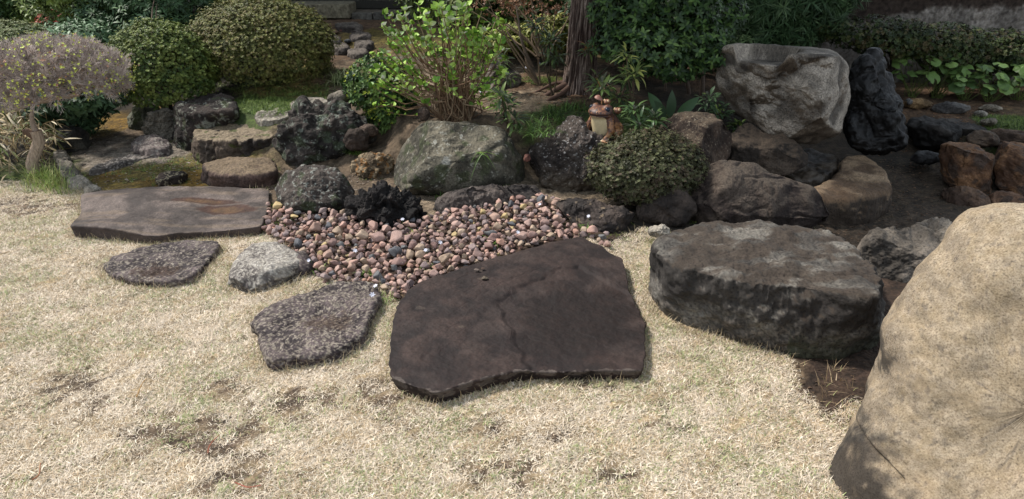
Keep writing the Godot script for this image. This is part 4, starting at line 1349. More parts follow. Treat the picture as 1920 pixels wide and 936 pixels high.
func make_far_stones():
	var i = 0
	for q in [[654, 46, 28, 6, 0.61, 0.52, "long dark flat step stone nearest the house"], [675, 64, 22, 5, 0.555, 0.45, "speckled oval step stone below the top step"], [623, 70, 17, 6, 0.535, 0.42, "brown step stone beside the large clipped dome shrub"], [682, 79, 21, 5, 0.505, 0.4, "pale topped oval step stone in the third row"], [640, 86, 18, 6, 0.485, 0.38, "round speckled step stone at the bottom left of the steps"], [671, 95, 21, 6, 0.465, 0.36, "dark brown step stone at the bottom of the steps"]]:
		slab("step_stone", q[6], [q[0] - q[2], q[1], q[0] - q[2] * 0.7, q[1] - q[3] * 0.7, q[0], q[1] - q[3], q[0] + q[2] * 0.7, q[1] - q[3] * 0.7, q[0] + q[2], q[1], q[0] + q[2] * 0.6, q[1] + q[3] * 0.7, q[0] - q[2] * 0.6, q[1] + q[3] * 0.7], q[4], {"seed": 50 + i, "a": k(98, 88, 82), "b": k(132, 122, 114), "bev": 0.03, "hb": q[5], "flare": 0.01, "dim": 0.75, "res": 1.0, "topk": 0.5, "top": k(150, 140, 128), "mat": "speckled", "foot": false, "lump": 0.02, "lf": 8.0}, "step stone", "garden steps up to the house")
		i += 1
	for q in [[652, 77, 10, 5, 7.6, k(108, 112, 118), "small bluish round stone between the step stones"], [629, 60, 8, 4, 7.9, k(150, 124, 104), "tan stone lying between the upper steps"], [641, 57, 6, 4, 8.0, k(140, 92, 84), "reddish stone lying between the upper steps"]]:
		boulder("small_step_stone", q[6], [q[0] - q[2], q[1], q[0], q[1] - q[3], q[0] + q[2], q[1], q[0], q[1] + q[3]], q[4], 0.05, 0.05, {"seed": 60 + q[2], "a": q[5], "b": q[5], "res": 2.0, "foot": false, "lump": 0.006}, "stone")
	boulder("round_stone", "round grey stone standing on a pale platform behind the clipped shrubs", [342, 12, 350, -6, 366, -10, 380, -2, 384, 14, 372, 26, 354, 26], 8.3, 0.14, 0.14, {"seed": 64, "a": k(106, 104, 94), "b": k(130, 126, 116), "res": 1.2, "lump": 0.02, "foot": false}, "stone")
	slab("pale_platform", "pale rough stone platform under the round stone", [328, 26, 340, 14, 400, 10, 412, 30, 384, 38, 345, 37], 0.62, {"seed": 65, "a": k(150, 144, 132), "b": k(176, 168, 156), "hb": 0.4, "res": 1.2, "lump": 0.03, "lf": 6.0, "mat": "speckled", "foot": false})
	boulder("terrace_rock", "grey rock behind the tall leafy shrub on the terrace", [890, 178, 894, 140, 912, 116, 942, 110, 968, 126, 976, 160, 966, 184, 920, 190], 5.75, 0.2, 0.25, {"seed": 66, "a": k(104, 98, 92), "b": k(134, 126, 118), "lump": 0.05, "lf": 5.0, "cuts": [[Vector3(0.4, 0.6, 0.8), 0.72]], "foot": false, "ridge": 0.012, "gf": 6.0})
	slab("terrace_stone", "flat grey stone on the terrace behind the leafy shrub", [908, 88, 925, 80, 955, 78, 975, 86, 962, 94, 925, 97], 0.5, {"seed": 67, "a": k(110, 104, 96), "b": k(132, 126, 118), "hb": 0.35, "res": 1.0, "foot": false})
	slab("terrace_stone", "low brown stone edge on the terrace left of the tree trunk", [940, 70, 1000, 66, 1020, 72, 1000, 78, 950, 80], 0.55, {"seed": 68, "a": k(88, 74, 62), "b": k(112, 96, 82), "hb": 0.4, "res": 1.0, "foot": false})
	slab("terrace_stone", "long flat grey stone behind the striped grass on the terrace", [690, 118, 720, 106, 770, 104, 800, 112, 790, 122, 730, 128], 0.44, {"seed": 69, "a": k(122, 116, 106), "b": k(146, 140, 128), "hb": 0.32, "res": 0.9, "foot": false, "mat": "speckled"})

func make_basin():
	# the stones of the pond's left shore
	boulder("brown_shore_rock", "brown rock with a paler rounded top behind the right clipped bush", [1224, 252, 1242, 228, 1272, 209, 1300, 206, 1330, 209, 1358, 224, 1378, 246, 1388, 280, 1376, 312, 1310, 322, 1240, 316], 4.3, 0.22, 0.28, {"seed": 70, "mat": "granite", "dim": 0.62, "a": k(98, 80, 70), "b": k(126, 106, 92), "lump": 0.03, "lf": 4.0, "rough": 0.005, "cuts": [[Vector3(0.1, 1, 0.1), 0.88], [Vector3(0.7, 0.1, 0.7), 0.74], [Vector3(-0.6, 0.6, 0.4), 0.8]], "topk": 0.6, "top": k(166, 148, 124), "lic": k(206, 196, 176), "lit": 0.5, "lif": 50.0})  # upward faces get a paler brown colour
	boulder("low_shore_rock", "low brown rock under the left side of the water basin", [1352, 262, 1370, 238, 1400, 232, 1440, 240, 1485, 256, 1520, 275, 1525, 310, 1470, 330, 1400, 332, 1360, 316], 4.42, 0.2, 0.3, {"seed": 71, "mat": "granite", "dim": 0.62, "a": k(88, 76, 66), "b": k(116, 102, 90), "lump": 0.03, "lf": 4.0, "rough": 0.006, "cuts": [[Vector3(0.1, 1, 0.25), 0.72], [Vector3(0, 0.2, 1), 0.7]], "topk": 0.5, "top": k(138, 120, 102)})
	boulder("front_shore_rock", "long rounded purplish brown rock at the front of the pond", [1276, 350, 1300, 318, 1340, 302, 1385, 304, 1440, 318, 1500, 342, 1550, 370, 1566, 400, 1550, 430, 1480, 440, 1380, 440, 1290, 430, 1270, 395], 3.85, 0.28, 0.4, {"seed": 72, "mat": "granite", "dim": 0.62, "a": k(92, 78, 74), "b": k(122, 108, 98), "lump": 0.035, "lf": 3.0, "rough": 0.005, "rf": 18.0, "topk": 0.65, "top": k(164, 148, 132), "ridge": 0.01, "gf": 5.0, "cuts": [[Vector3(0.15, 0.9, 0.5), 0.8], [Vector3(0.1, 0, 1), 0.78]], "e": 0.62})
	boulder("dark_shore_rock", "dark rock in the shade under the clipped bush at the pond", [1195, 400, 1205, 370, 1240, 352, 1290, 356, 1310, 390, 1300, 426, 1240, 430, 1205, 424], 3.82, 0.14, 0.2, {"seed": 73, "a": k(66, 58, 54), "b": k(86, 76, 70), "lump": 0.03, "lf": 6.0})
	var mid = spot(1545, 335, 0.06)
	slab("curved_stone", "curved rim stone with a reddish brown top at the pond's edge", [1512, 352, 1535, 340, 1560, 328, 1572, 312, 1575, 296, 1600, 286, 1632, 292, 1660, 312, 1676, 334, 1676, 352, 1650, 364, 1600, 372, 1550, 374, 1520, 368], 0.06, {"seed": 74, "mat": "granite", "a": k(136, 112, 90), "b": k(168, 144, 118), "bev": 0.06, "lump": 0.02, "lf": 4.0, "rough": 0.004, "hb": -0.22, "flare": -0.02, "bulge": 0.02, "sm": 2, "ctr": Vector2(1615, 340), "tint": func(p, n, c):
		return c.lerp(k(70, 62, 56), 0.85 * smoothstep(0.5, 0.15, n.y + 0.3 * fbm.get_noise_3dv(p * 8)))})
	slab("wet_flat_rock", "dark wet flat rock under the water basin", [1450, 300, 1480, 280, 1530, 278, 1572, 292, 1572, 312, 1548, 332, 1500, 338, 1455, 326], 0.03, {"seed": 75, "mat": "wet", "a": k(70, 62, 56), "b": k(92, 84, 74), "bev": 0.03, "lump": 0.03, "lf": 6.0, "hb": -0.2, "sm": 2})
	# the water basin: a tall boulder with a hollow cut in its level top
	var dip = spot_d(1440, 96, 4.72)
	var cleft = PackedVector2Array()
	for q in [[1548, 128], [1500, 150], [1488, 180], [1476, 212], [1452, 222]]:
		var w = spot_d(q[0], q[1], 4.36)
		cleft.append(Vector2(w.x, w.y))
	var post = func(p: Vector3) -> Vector3:
		var top = 0.885 - 0.03 * (p.x - 1.4)
		var e = p.y - top
		if e > -0.03: p.y = top - 0.03 + 0.03 * (1.0 - exp(-(e + 0.03) / 0.03))
		var q = Vector2((p.x - dip.x) / 0.24, (p.z - dip.z) / 0.2)
		p.y -= 0.1 * (1.0 - smoothstep(0.75, 1.05, q.length())) * smoothstep(0.7, 0.8, p.y)
		if p.z > -4.75:
			var v = Vector2(p.x, p.y) + Vector2(fbm.get_noise_2d(p.x * 7, p.y * 7), fbm.get_noise_2d(p.x * 7 + 5, p.y * 7)) * 0.025
			var dd = line_dist(v, cleft)
			p.z -= 0.06 * exp(-dd * dd / 0.0035) + 0.03 * exp(-dd * dd / 0.0003)
		return p
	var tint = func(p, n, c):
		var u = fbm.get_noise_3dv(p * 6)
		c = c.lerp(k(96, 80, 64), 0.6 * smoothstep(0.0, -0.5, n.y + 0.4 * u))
		return c.lerp(k(66, 62, 58), 0.7 * smoothstep(0.05, 0.4, fbm.get_noise_3dv(p * 2.6 + Vector3(4, 1, 8)) + 1.2 * (1.28 - p.x) * smoothstep(0.95, 0.6, p.y)))  # random dark patches; left side also darkened, shade put into the colour
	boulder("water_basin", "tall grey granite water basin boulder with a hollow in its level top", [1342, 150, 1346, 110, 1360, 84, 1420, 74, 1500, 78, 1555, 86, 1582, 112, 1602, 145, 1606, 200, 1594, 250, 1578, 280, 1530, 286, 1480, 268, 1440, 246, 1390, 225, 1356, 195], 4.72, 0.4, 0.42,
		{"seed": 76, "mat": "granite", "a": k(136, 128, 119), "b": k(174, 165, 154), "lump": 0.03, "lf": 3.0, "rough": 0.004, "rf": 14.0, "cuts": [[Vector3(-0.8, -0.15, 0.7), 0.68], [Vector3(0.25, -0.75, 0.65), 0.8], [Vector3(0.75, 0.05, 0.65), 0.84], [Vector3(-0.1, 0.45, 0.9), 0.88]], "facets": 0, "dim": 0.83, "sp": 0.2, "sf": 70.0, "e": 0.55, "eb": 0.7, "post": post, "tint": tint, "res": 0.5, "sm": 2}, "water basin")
	boulder("black_rock", "tall black wet looking rock behind the right side of the basin", [1580, 150, 1588, 110, 1600, 96, 1630, 92, 1655, 102, 1662, 130, 1682, 160, 1700, 195, 1698, 215, 1706, 262, 1690, 290, 1630, 292, 1585, 270], 5.0, 0.22, 0.28, {"seed": 77, "mat": "wet", "dim": 0.4, "a": k(38, 37, 36), "b": k(58, 56, 55), "lump": 0.06, "lf": 3.5, "rough": 0.01, "rf": 14.0, "ridge": 0.012, "gf": 4.0, "cuts": [[Vector3(0.6, 0.5, 0.6), 0.8], [Vector3(-0.3, 0.2, 1), 0.78]], "lic": k(126, 128, 132), "lit": 0.34, "lif": 10.0})
	# the far shore
	slab("dark_far_block", "long dark block stone at the far side of the pond", [1770, 224, 1790, 220, 1830, 232, 1852, 240, 1848, 244, 1800, 240, 1775, 238], 0.1, {"seed": 78, "mat": "slate", "a": k(70, 66, 64), "b": k(92, 88, 84), "hb": -0.15, "bev": 0.01, "base": [1708, 262, 1740, 276, 1850, 268, 1856, 244, 1790, 222, 1720, 226], "base_h": -0.1, "res": 0.8, "foot": false})
	boulder("dark_far_rock", "dark rounded rock right of the black rock across the pond", [1700, 250, 1708, 226, 1735, 214, 1768, 218, 1800, 236, 1808, 262, 1780, 280, 1725, 280], 5.5, 0.2, 0.2, {"seed": 79, "mat": "slate", "a": k(52, 50, 48), "b": k(70, 67, 64), "lump": 0.04, "lf": 5.0, "cuts": [[Vector3(0.1, 1, 0.1), 0.8]], "foot": false})
	boulder("pond_stone", "small black wet stone lying in the pond", [1708, 296, 1718, 284, 1742, 282, 1764, 292, 1762, 304, 1735, 308, 1714, 304], 5.0, 0.08, 0.1, {"seed": 80, "mat": "wet", "a": k(44, 44, 46), "b": k(60, 60, 62), "lump": 0.02, "lf": 10.0, "foot": false}, "stone")
	var orange = {"mat": "slate", "a": k(120, 88, 66), "b": k(150, 114, 84), "cf": 4.0, "lump": 0.015, "lf": 5.0, "rough": 0.01, "rf": 16.0, "strata": 0.004, "stf": 12.0, "e": 0.45, "eb": 0.5, "sm": 1, "topk": 0.5, "top": k(172, 128, 88), "moss": k(96, 82, 74), "mot": 0.05, "foot": false}
	var od = func(e):
		var r = orange.duplicate()
		r.merge(e, true)
		return r
	boulder("orange_block", "orange brown angular block at the pond, left of the cracked pair", [1762, 262, 1772, 258, 1820, 266, 1866, 276, 1862, 312, 1858, 345, 1858, 372, 1820, 366, 1770, 346, 1764, 310], 4.6, 0.16, 0.22, od.call({"seed": 81, "cuts": [[Vector3(-0.35, 0, 1), 0.74], [Vector3(0.1, 1, 0.05), 0.84], [Vector3(-1, 0, 0.4), 0.8]]}))
	boulder("orange_block", "wide orange brown rock face at the right edge behind the tan boulder", [1852, 280, 1880, 262, 1960, 270, 2010, 300, 2020, 380, 1960, 400, 1870, 356, 1862, 320], 4.5, 0.16, 0.24, od.call({"seed": 82, "cuts": [[Vector3(-0.2, 0.1, 1), 0.76], [Vector3(0.2, 1, 0.1), 0.84]]}))
	boulder("brown_pond_block", "brown block at the water level below the orange blocks", [1764, 350, 1790, 344, 1850, 362, 1862, 392, 1850, 420, 1800, 404, 1770, 380], 4.35, 0.1, 0.2, od.call({"seed": 83, "a": k(100, 80, 68), "b": k(124, 102, 86), "topk": 0.1}))
	boulder("brown_pond_block", "lowest brown block partly hidden by the tan boulder", [1858, 356, 1900, 362, 1980, 392, 1980, 440, 1900, 430, 1850, 400], 4.2, 0.1, 0.2, od.call({"seed": 84, "a": k(118, 90, 74), "b": k(142, 112, 92), "topk": 0.1}))
	boulder("brown_bank_stone", "brown flat bank stone above the orange blocks", [1846, 254, 1862, 240, 1930, 246, 1990, 262, 1980, 286, 1900, 276, 1856, 272], 5.1, 0.2, 0.25, od.call({"seed": 85, "a": k(104, 88, 76), "b": k(128, 110, 94), "topk": 0.2}))
	boulder("brown_bank_stone", "small cracked brown stone wedged above the left orange block", [1806, 262, 1820, 246, 1850, 244, 1876, 258, 1870, 276, 1830, 276], 5.0, 0.14, 0.18, od.call({"seed": 86, "a": k(88, 76, 64), "b": k(108, 94, 80), "topk": 0.2}))
	for q in [[1781, 203, 41, 12, 6.05, k(108, 106, 106), k(128, 126, 124), "large grey oval stone on the far bank"], [1720, 194, 30, 10, 6.2, k(142, 116, 84), k(160, 132, 96), "tan flat stone left of the grey oval stone"], [1857, 203, 25, 7, 6.1, k(166, 156, 140), k(184, 174, 158), "whitish stone below the round leaved plants"], [1839, 214, 14, 7, 5.9, k(170, 164, 152), k(186, 178, 168), "small whitish stone, smallest of the three pale ones"], [1853, 228, 18, 6, 5.6, k(160, 152, 136), k(178, 168, 152), "pale stone nearest the pond, beside the bank grass"], [1705, 190, 6, 5, 6.2, k(140, 140, 140), k(160, 160, 160), "tiny grey stone beside the black rock"], [1655, 222, 30, 14, 5.9, k(84, 78, 70), k(104, 96, 88), "brown stone hidden behind the black rock"]]:
		boulder("bank_stone", q[7], [q[0] - q[2], q[1], q[0] - q[2] * 0.6, q[1] - q[3] * 0.8, q[0] + q[2] * 0.2, q[1] - q[3], q[0] + q[2] * 0.85, q[1] - q[3] * 0.5, q[0] + q[2], q[1] + 2, q[0] + q[2] * 0.5, q[1] + q[3], q[0] - q[2] * 0.6, q[1] + q[3]], q[4], 0.1, 0.12, {"seed": 90 + q[2], "a": q[5], "b": q[6], "res": 1.3, "foot": false, "lump": 0.015, "lf": 8.0}, "stone")


func make_house():
	var root = thing("house", "grey panelled house wall with dark posts above a concrete apron", "house", Vector3(-3.4, 0.62, -9.35))
	var wood = k(70, 70, 66)
	for i in 7:
		var st = begin()
		st.set_color([k(128, 128, 118), k(134, 134, 124), k(122, 124, 116), k(146, 152, 152), k(126, 126, 120), k(132, 130, 120), k(126, 128, 122)][i])
		box(st, Vector3(-2.6 + i * 0.9, 1.45, 0), Vector3(0.86, 2.6, 0.05), 0.004)
		put("wall_panel", build(st), M.concrete, root)
		st = begin()
		st.set_color(wood)
		box(st, Vector3(-2.15 + i * 0.9, 1.45, 0.02), Vector3(0.06, 2.6, 0.1), 0.006)
		put("post", build(st), M.twig, root)
	var st = begin()
	st.set_color(wood * 0.8)
	box(st, Vector3(0.1, 0.1, 0.03), Vector3(6.4, 0.1, 0.14), 0.006)
	put("sill", build(st), M.twig, root)
	st = begin()
	st.set_color(k(96, 94, 88))
	box(st, Vector3(0.1, 0.0, -0.02), Vector3(6.4, 0.12, 0.2), 0.006)
	put("foundation", build(st), M.concrete, root)
	st = begin()
	st.set_color(k(64, 60, 58))
	box(st, Vector3(0.1, 2.95, 0.4), Vector3(7.6, 0.14, 0.9), 0.02)
	put("eave", build(st), M.twig, root)
	st = begin()
	st.set_color(k(128, 122, 104))
	box(st, Vector3.ZERO, Vector3(1.7, 0.17, 0.42), 0.012)
	tag(put("concrete_step", build(st), M.concrete, self, Vector3(-2.86, 0.695, -8.9)), "pale concrete block step in front of the house wall", "step")
	root = thing("house_apron", "stone edged apron strip at the foot of the house wall", "kerb", Vector3(-1.3, 0.58, -8.85))
	st = begin()
	st.set_color(k(112, 104, 92))
	box(st, Vector3(-0.05, 0.045, -0.22), Vector3(2.4, 0.07, 0.44), 0.008)
	put("apron", build(st), M.concrete, root)
	for i in 9:
		st = begin()
		st.set_color([k(88, 86, 82), k(70, 68, 66), k(104, 102, 96)][i % 3])
		box(st, Vector3(-1.12 + i * 0.27, 0.03 + 0.004 * (i % 2), 0.04), Vector3(0.26, 0.12, 0.07), 0.014)
		put("kerb_stone", build(st), M.concrete, root)

func make_wall():
	var root = thing("concrete_wall", "weathered grey concrete garden wall with a dark stained top behind the hedge", "wall", Vector3(3.2, 0.05, -7.35))
	root.rotation.y = -0.05
	var stain = func(x): return 0.1 + 0.09 * sin(x * 1.7 + 0.5) + 0.05 * sin(x * 4.1) + 0.05 * fbm.get_noise_2d(x * 3, 7)
	var nx = 300
	var ny = 46
	for side in [0, 1]:
		var V = PackedVector3Array()
		var C = PackedColorArray()
		var I = PackedInt32Array()
		for j in ny + 1:
			for i in nx + 1:
				var x = -3.6 + 7.6 * i / nx
				var y = -0.15 + 1.1 * j / ny
				var n = fbm.get_noise_2d(x * 5, y * 1.2)
				var c = k(140, 134, 128) * (1.0 + 0.22 * n + 0.16 * fbm.get_noise_2d(x * 24, y * 0.8) + 0.08 * sim.get_noise_2d(x * 50, y * 50))
				var t = 0.95 - y - stain.call(x) - 0.02 * fbm.get_noise_2d(x * 20, y * 20)
				c = c.lerp(k(56, 46, 40), 0.85 * (1.0 - smoothstep(-0.01, 0.03, t)))
				c = c.lerp(k(70, 72, 58), 0.5 * (1.0 - smoothstep(0.0, 0.3, y + 0.1 * n)))
				V.append(Vector3(x, y, (0.0 if side == 0 else -0.13) + 0.003 * fbm.get_noise_2d(x * 8, y * 8)))
				C.append(c)
		for j in ny:
			for i in nx:
				var a = j * (nx + 1) + i
				for v in ([a, a + nx + 1, a + 1, a + 1, a + nx + 1, a + nx + 2] if side == 0 else [a, a + 1, a + nx + 1, a + 1, a + nx + 2, a + nx + 1]): I.append(v)
		var arr = []
		arr.resize(Mesh.ARRAY_MAX)
		arr[Mesh.ARRAY_VERTEX] = V
		arr[Mesh.ARRAY_COLOR] = C
		arr[Mesh.ARRAY_INDEX] = I
		var st = SurfaceTool.new()
		st.create_from_arrays(arr)
		st.generate_normals()
		put("face", st.commit(), M.concrete, root)
	var st = begin()
	st.set_color(k(92, 84, 76))
	for i in 8: box(st, Vector3(-3.12 + i * 0.955, 0.99, -0.065), Vector3(0.95, 0.08, 0.2), 0.012)
	put("coping", build(st), M.concrete, root)

func make_trunk():
	var at = on_ground(1085, 172, 0.4)
	var root = thing("cedar_tree", "tall conifer with a reddish brown flaking trunk and spreading roots", "tree", at + Vector3(0, -0.05, 0))
	var nt = 180
	var nr = 170
	var P = PackedVector3Array()
	var C = PackedColorArray()
	for i in nr:
		var t = float(i) / (nr - 1)
		var y = 7.5 * t * t * 0.55 + 7.5 * t * 0.45
		for j in nt:
			var a = TAU * j / nt
			var d = Vector3(cos(a), 0, sin(a))
			var r = lerpf(0.122, 0.05, t) + 0.028 * exp(-y / 0.09) * (0.6 + 0.7 * maxf(0, sin(a * 3 + 0.6))) + 0.02 * exp(-y / 0.5)
			var warp = 0.25 * fbm.get_noise_3dv(Vector3(d.x * 2, y * 1.2, d.z * 2))
			var n1 = sim.get_noise_3dv(Vector3(cos(a + warp) * 9, y * 1.3, sin(a + warp) * 9))
			var n2 = sim.get_noise_3dv(Vector3(cos(a + warp) * 22, y * 4.0, sin(a + warp) * 22))
			r += 0.009 * (0.4 - absf(n1) * 2.0) + 0.004 * n2
			P.append(d * r + Vector3(0.04 * sin(y * 0.9), y, 0))
			var c = k(112, 98, 91).lerp(k(168, 154, 145), smoothstep(-0.3, 0.5, n2 + 0.5 * fbm.get_noise_3dv(Vector3(d.x * 6, y * 2, d.z * 6))))
			C.append(c.lerp(k(66, 52, 47), smoothstep(0.25, 0.6, absf(n1))))
	var N = grid_normals(P, nr, nt)
	for i in N.size():
		var q = P[i]
		if N[i].dot(Vector3(q.x, 0, q.z)) < 0: N[i] = -N[i]
	var I = PackedInt32Array()
	for i in nr - 1:
		for j in nt:
			var a = i * nt + j
			var b = i * nt + (j + 1) % nt
			for v in [a, b, a + nt, b, b + nt, a + nt]: I.append(v)
	var arr = []
	arr.resize(Mesh.ARRAY_MAX)
	arr[Mesh.ARRAY_VERTEX] = P
	arr[Mesh.ARRAY_NORMAL] = N
	arr[Mesh.ARRAY_COLOR] = C
	arr[Mesh.ARRAY_INDEX] = I
	var mesh = ArrayMesh.new()
	mesh.add_surface_from_arrays(Mesh.PRIMITIVE_TRIANGLES, arr)
	put("trunk", mesh, M.bark, root)
	for q in [[-0.34, 0.14, 0.035], [-0.3, 0.3, 0.028], [0.32, 0.2, 0.03], [0.1, 0.36, 0.026], [-0.48, 0.05, 0.022]]:
		var st = begin()
		st.set_color(k(104, 84, 74))
		var e = Vector3(q[0], 0.0, q[1])
		tube(st, limb(Vector3(q[0] * 0.25, 0.12, q[1] * 0.25), e + Vector3(0, 0.02, 0), 0.03, 8), taper(8, q[2] * 0.8, q[2] * 0.3), 8)
		put("root", build(st), M.twig, root)
	# the crown, above the picture: layered branches that shade the pond
	var needle = rosette(leaf_mesh(0.2, 0.035, 0.2, 0.25, 3), 9, -0.2, 0.9)
	var xs = []
	var cs = []
	var paths = []
	var beam = Vector3(-0.55, 0.8, -0.22).normalized()
	for i in 85:
		var y = rf(2.1, 7.3)
		var a = rf(0, TAU)
		var len = lerpf(2.4, 0.5, (y - 2.1) / 5.2) * rf(0.75, 1.15) * (0.62 if cos(a) < -0.1 else 1.0)
		var tip = Vector3(cos(a) * len, y - 0.1 * len, sin(a) * len)
		paths.append(limb(Vector3(0, y - 0.15, 0), tip, 0.12))
		for n in int(len * 120):
			var t = sqrt(rng.randf())
			var p = Vector3(0, y, 0).lerp(tip, t) + rv() * Vector3(0.28, 0.16, 0.28)
			var g = p + root.position - Vector3(1.42, 0.62, -4.35)      # crown shaped here: needles left out so a fleck of sun passes
			if (g - beam * g.dot(beam)).length() < 0.42 + 0.14 * sim.get_noise_3dv(g * 3): continue
			g = p + root.position - Vector3(1.45, 0.4, -1.65)
			if (g - beam * g.dot(beam)).length() < 1.15: continue  # crown shaped again: needles that would shade the tan boulder left out
			xs.append(along(p, Vector3(cos(a), rf(-0.3, 0.6), sin(a)) + rv() * 0.8, rv(), rf(0.7, 1.2)))
			cs.append(k(66, 84, 52) * rf(0.8, 1.15))
	bark_tube(root, "branches", paths, 0.03, 0.008, k(96, 78, 68), 5).set_meta("kind", "stuff")
	many("crown", needle, M.leaf, xs, cs, root)

func canopy_tree(label, at: Vector3, trunk_h, c: Vector3, r: Vector3, n, col: Color):      # a broad leaved tree whose crown stands above the picture
	var root = thing("shade_tree", label, "tree", at)
	var st = begin()
	st.set_color(k(92, 82, 72))
	tube(st, limb(Vector3.ZERO, Vector3(c.x * 0.5, trunk_h, c.z * 0.5), 0.08, 10), taper(10, 0.1, 0.05), 10)
	for i in 14:
		var d = sphere_dir()
		tube(st, limb(Vector3(c.x * 0.5, trunk_h * 0.96, c.z * 0.5), c + d * r * 0.85, 0.15, 6), taper(6, 0.045, 0.01), 6)
	put("trunk", build(st), M.twig, root)
	var xs = []
	var cs = []
	for i in n:
		var d = sphere_dir() * pow(rng.randf(), 0.4)
		var p = c + d * r
		if fbm.get_noise_3dv(p * 1.1 + at) < -0.16: continue
		xs.append(along(p, sphere_dir(), rv(), rf(0.8, 1.3)))
		cs.append(col * rf(0.8, 1.2))
	many("crown", rosette(leaf_mesh(0.1, 0.05, 0.2, 0.2, 3), 7, -0.2, 0.9), M.leaf, xs, cs, root)

func make_bare_shrub():
	var at = on_ground(62, 322, 0.04)
	var kk = at.distance_to(EYE) / F
	var root = thing("bare_pruned_shrub", "pruned shrub with a flat dome of bare twigs and yellow buds on a stout trunk", "shrub", at)
	var c = spot_d(104, 143, -at.z) - at
	var r = Vector3(106 * kk, 56 * kk, 0.36)
	var j1 = spot_d(66, 245, -at.z) - at
	var stub = spot_d(52, 248, -at.z + 0.02) - at
	var st = begin()
	st.set_color(k(196, 178, 160))
	tube(st, [Vector3(0, -0.04, 0), Vector3(0.006, 0.06, 0), j1 * Vector3(1, 0.75, 1) + Vector3(0.004, 0, 0), j1], [0.046, 0.038, 0.039, 0.04], 14)
	put("trunk", build(st), M.bark, root)
	st = begin()
	st.set_color(k(130, 108, 94))
	tube(st, [j1 * Vector3(1, 0.8, 1), j1.lerp(stub, 0.7) + Vector3(0, 0.01, 0.03), stub + Vector3(0.0, 0.012, 0.05)], [0.03, 0.027, 0.022], 10)
	put("stub", build(st), M.bark, root)
	var fork = spot_d(60, 195, -at.z) - at
	var paths = [limb(j1, fork, 0.015), limb(fork, spot_d(150, 178, -at.z - 0.05) - at, 0.03), limb(spot_d(68, 190, -at.z) - at, spot_d(120, 182, -at.z) - at, 0.01), limb(spot_d(120, 182, -at.z) - at, spot_d(200, 148, -at.z) - at, 0.03), limb(fork, c + Vector3(-0.1, 0, 0), 0.03), limb(fork, spot_d(20, 200, -at.z) - at, 0.02), limb(fork, c + Vector3(0.1, 0.03, -0.15), 0.03), limb(fork, c + Vector3(-0.2, 0.0, 0.12), 0.03)]
	st = begin()
	st.set_color(k(176, 162, 150))
	for i in paths.size(): tube(st, paths[i], taper(paths[i].size() - 1, 0.02 if i in [0, 2] else 0.014, 0.008), 8)
	for i in 60:
		var p = paths[rng.randi_range(1, paths.size() - 1)]
		var d = sphere_dir()
		d.y = d.y * 0.6 + 0.35
		tube(st, limb(p[rng.randi_range(2, 6)], c + d * r * rf(0.6, 0.95), 0.03, 5), taper(5, 0.006, 0.002), 5)
	put("branches", build(st), M.twig, root)
	# a spray of fine twigs, repeated over the crown
	st = begin()
	st.set_color(k(206, 198, 190))
	for i in 9:
		var d = (Vector3(0, 0, 1) + rv() * 0.75).normalized()
		var tip = d * rf(0.05, 0.1)
		tube(st, limb(Vector3.ZERO, tip, 0.008, 3), taper(3, 0.0016, 0.0008), 3)
		for m in 3:
			var q = tip * rf(0.3, 0.8)
			tube(st, limb(q, q + (d + rv() * 0.9).normalized() * rf(0.02, 0.045), 0.004, 2), taper(2, 0.001, 0.0006), 3)
	var spray = build(st)
	var bud = rosette(leaf_mesh(0.011, 0.0075, 0.3, 0.1, 3), 4, 0.1, 0.9)
	var xs = []
	var cs = []
	var bx = []
	var bc = []
	for i in 960:
		var d = sphere_dir()
		if d.y < -0.5 + 0.3 * fbm.get_noise_3dv(d * 2): continue
		var depth = 1.0 - 0.45 * rng.randf() * rng.randf()
		var p = c + d * r * depth * (1 + 0.06 * fbm.get_noise_3dv(d * 4))
		xs.append(along(p - d * 0.05, d / r * 0.3 + Vector3.UP * 0.5 + rv() * 0.6, rv(), rf(0.7, 1.2)))
		cs.append(k(255, 245, 242) * rf(0.65, 1.0))
		for m in 2:
			bx.append(along(p + d * 0.02 + rv() * 0.02, d + rv() * 0.6, rv(), rf(0.6, 1.2)))
			bc.append([k(186, 192, 88), k(172, 178, 84), k(156, 118, 92), k(200, 206, 112)][rng.randi() % 4])
	many("twigs", spray, M.spray, xs, cs, root)
	many("buds", bud, M.leaf, bx, bc, root)

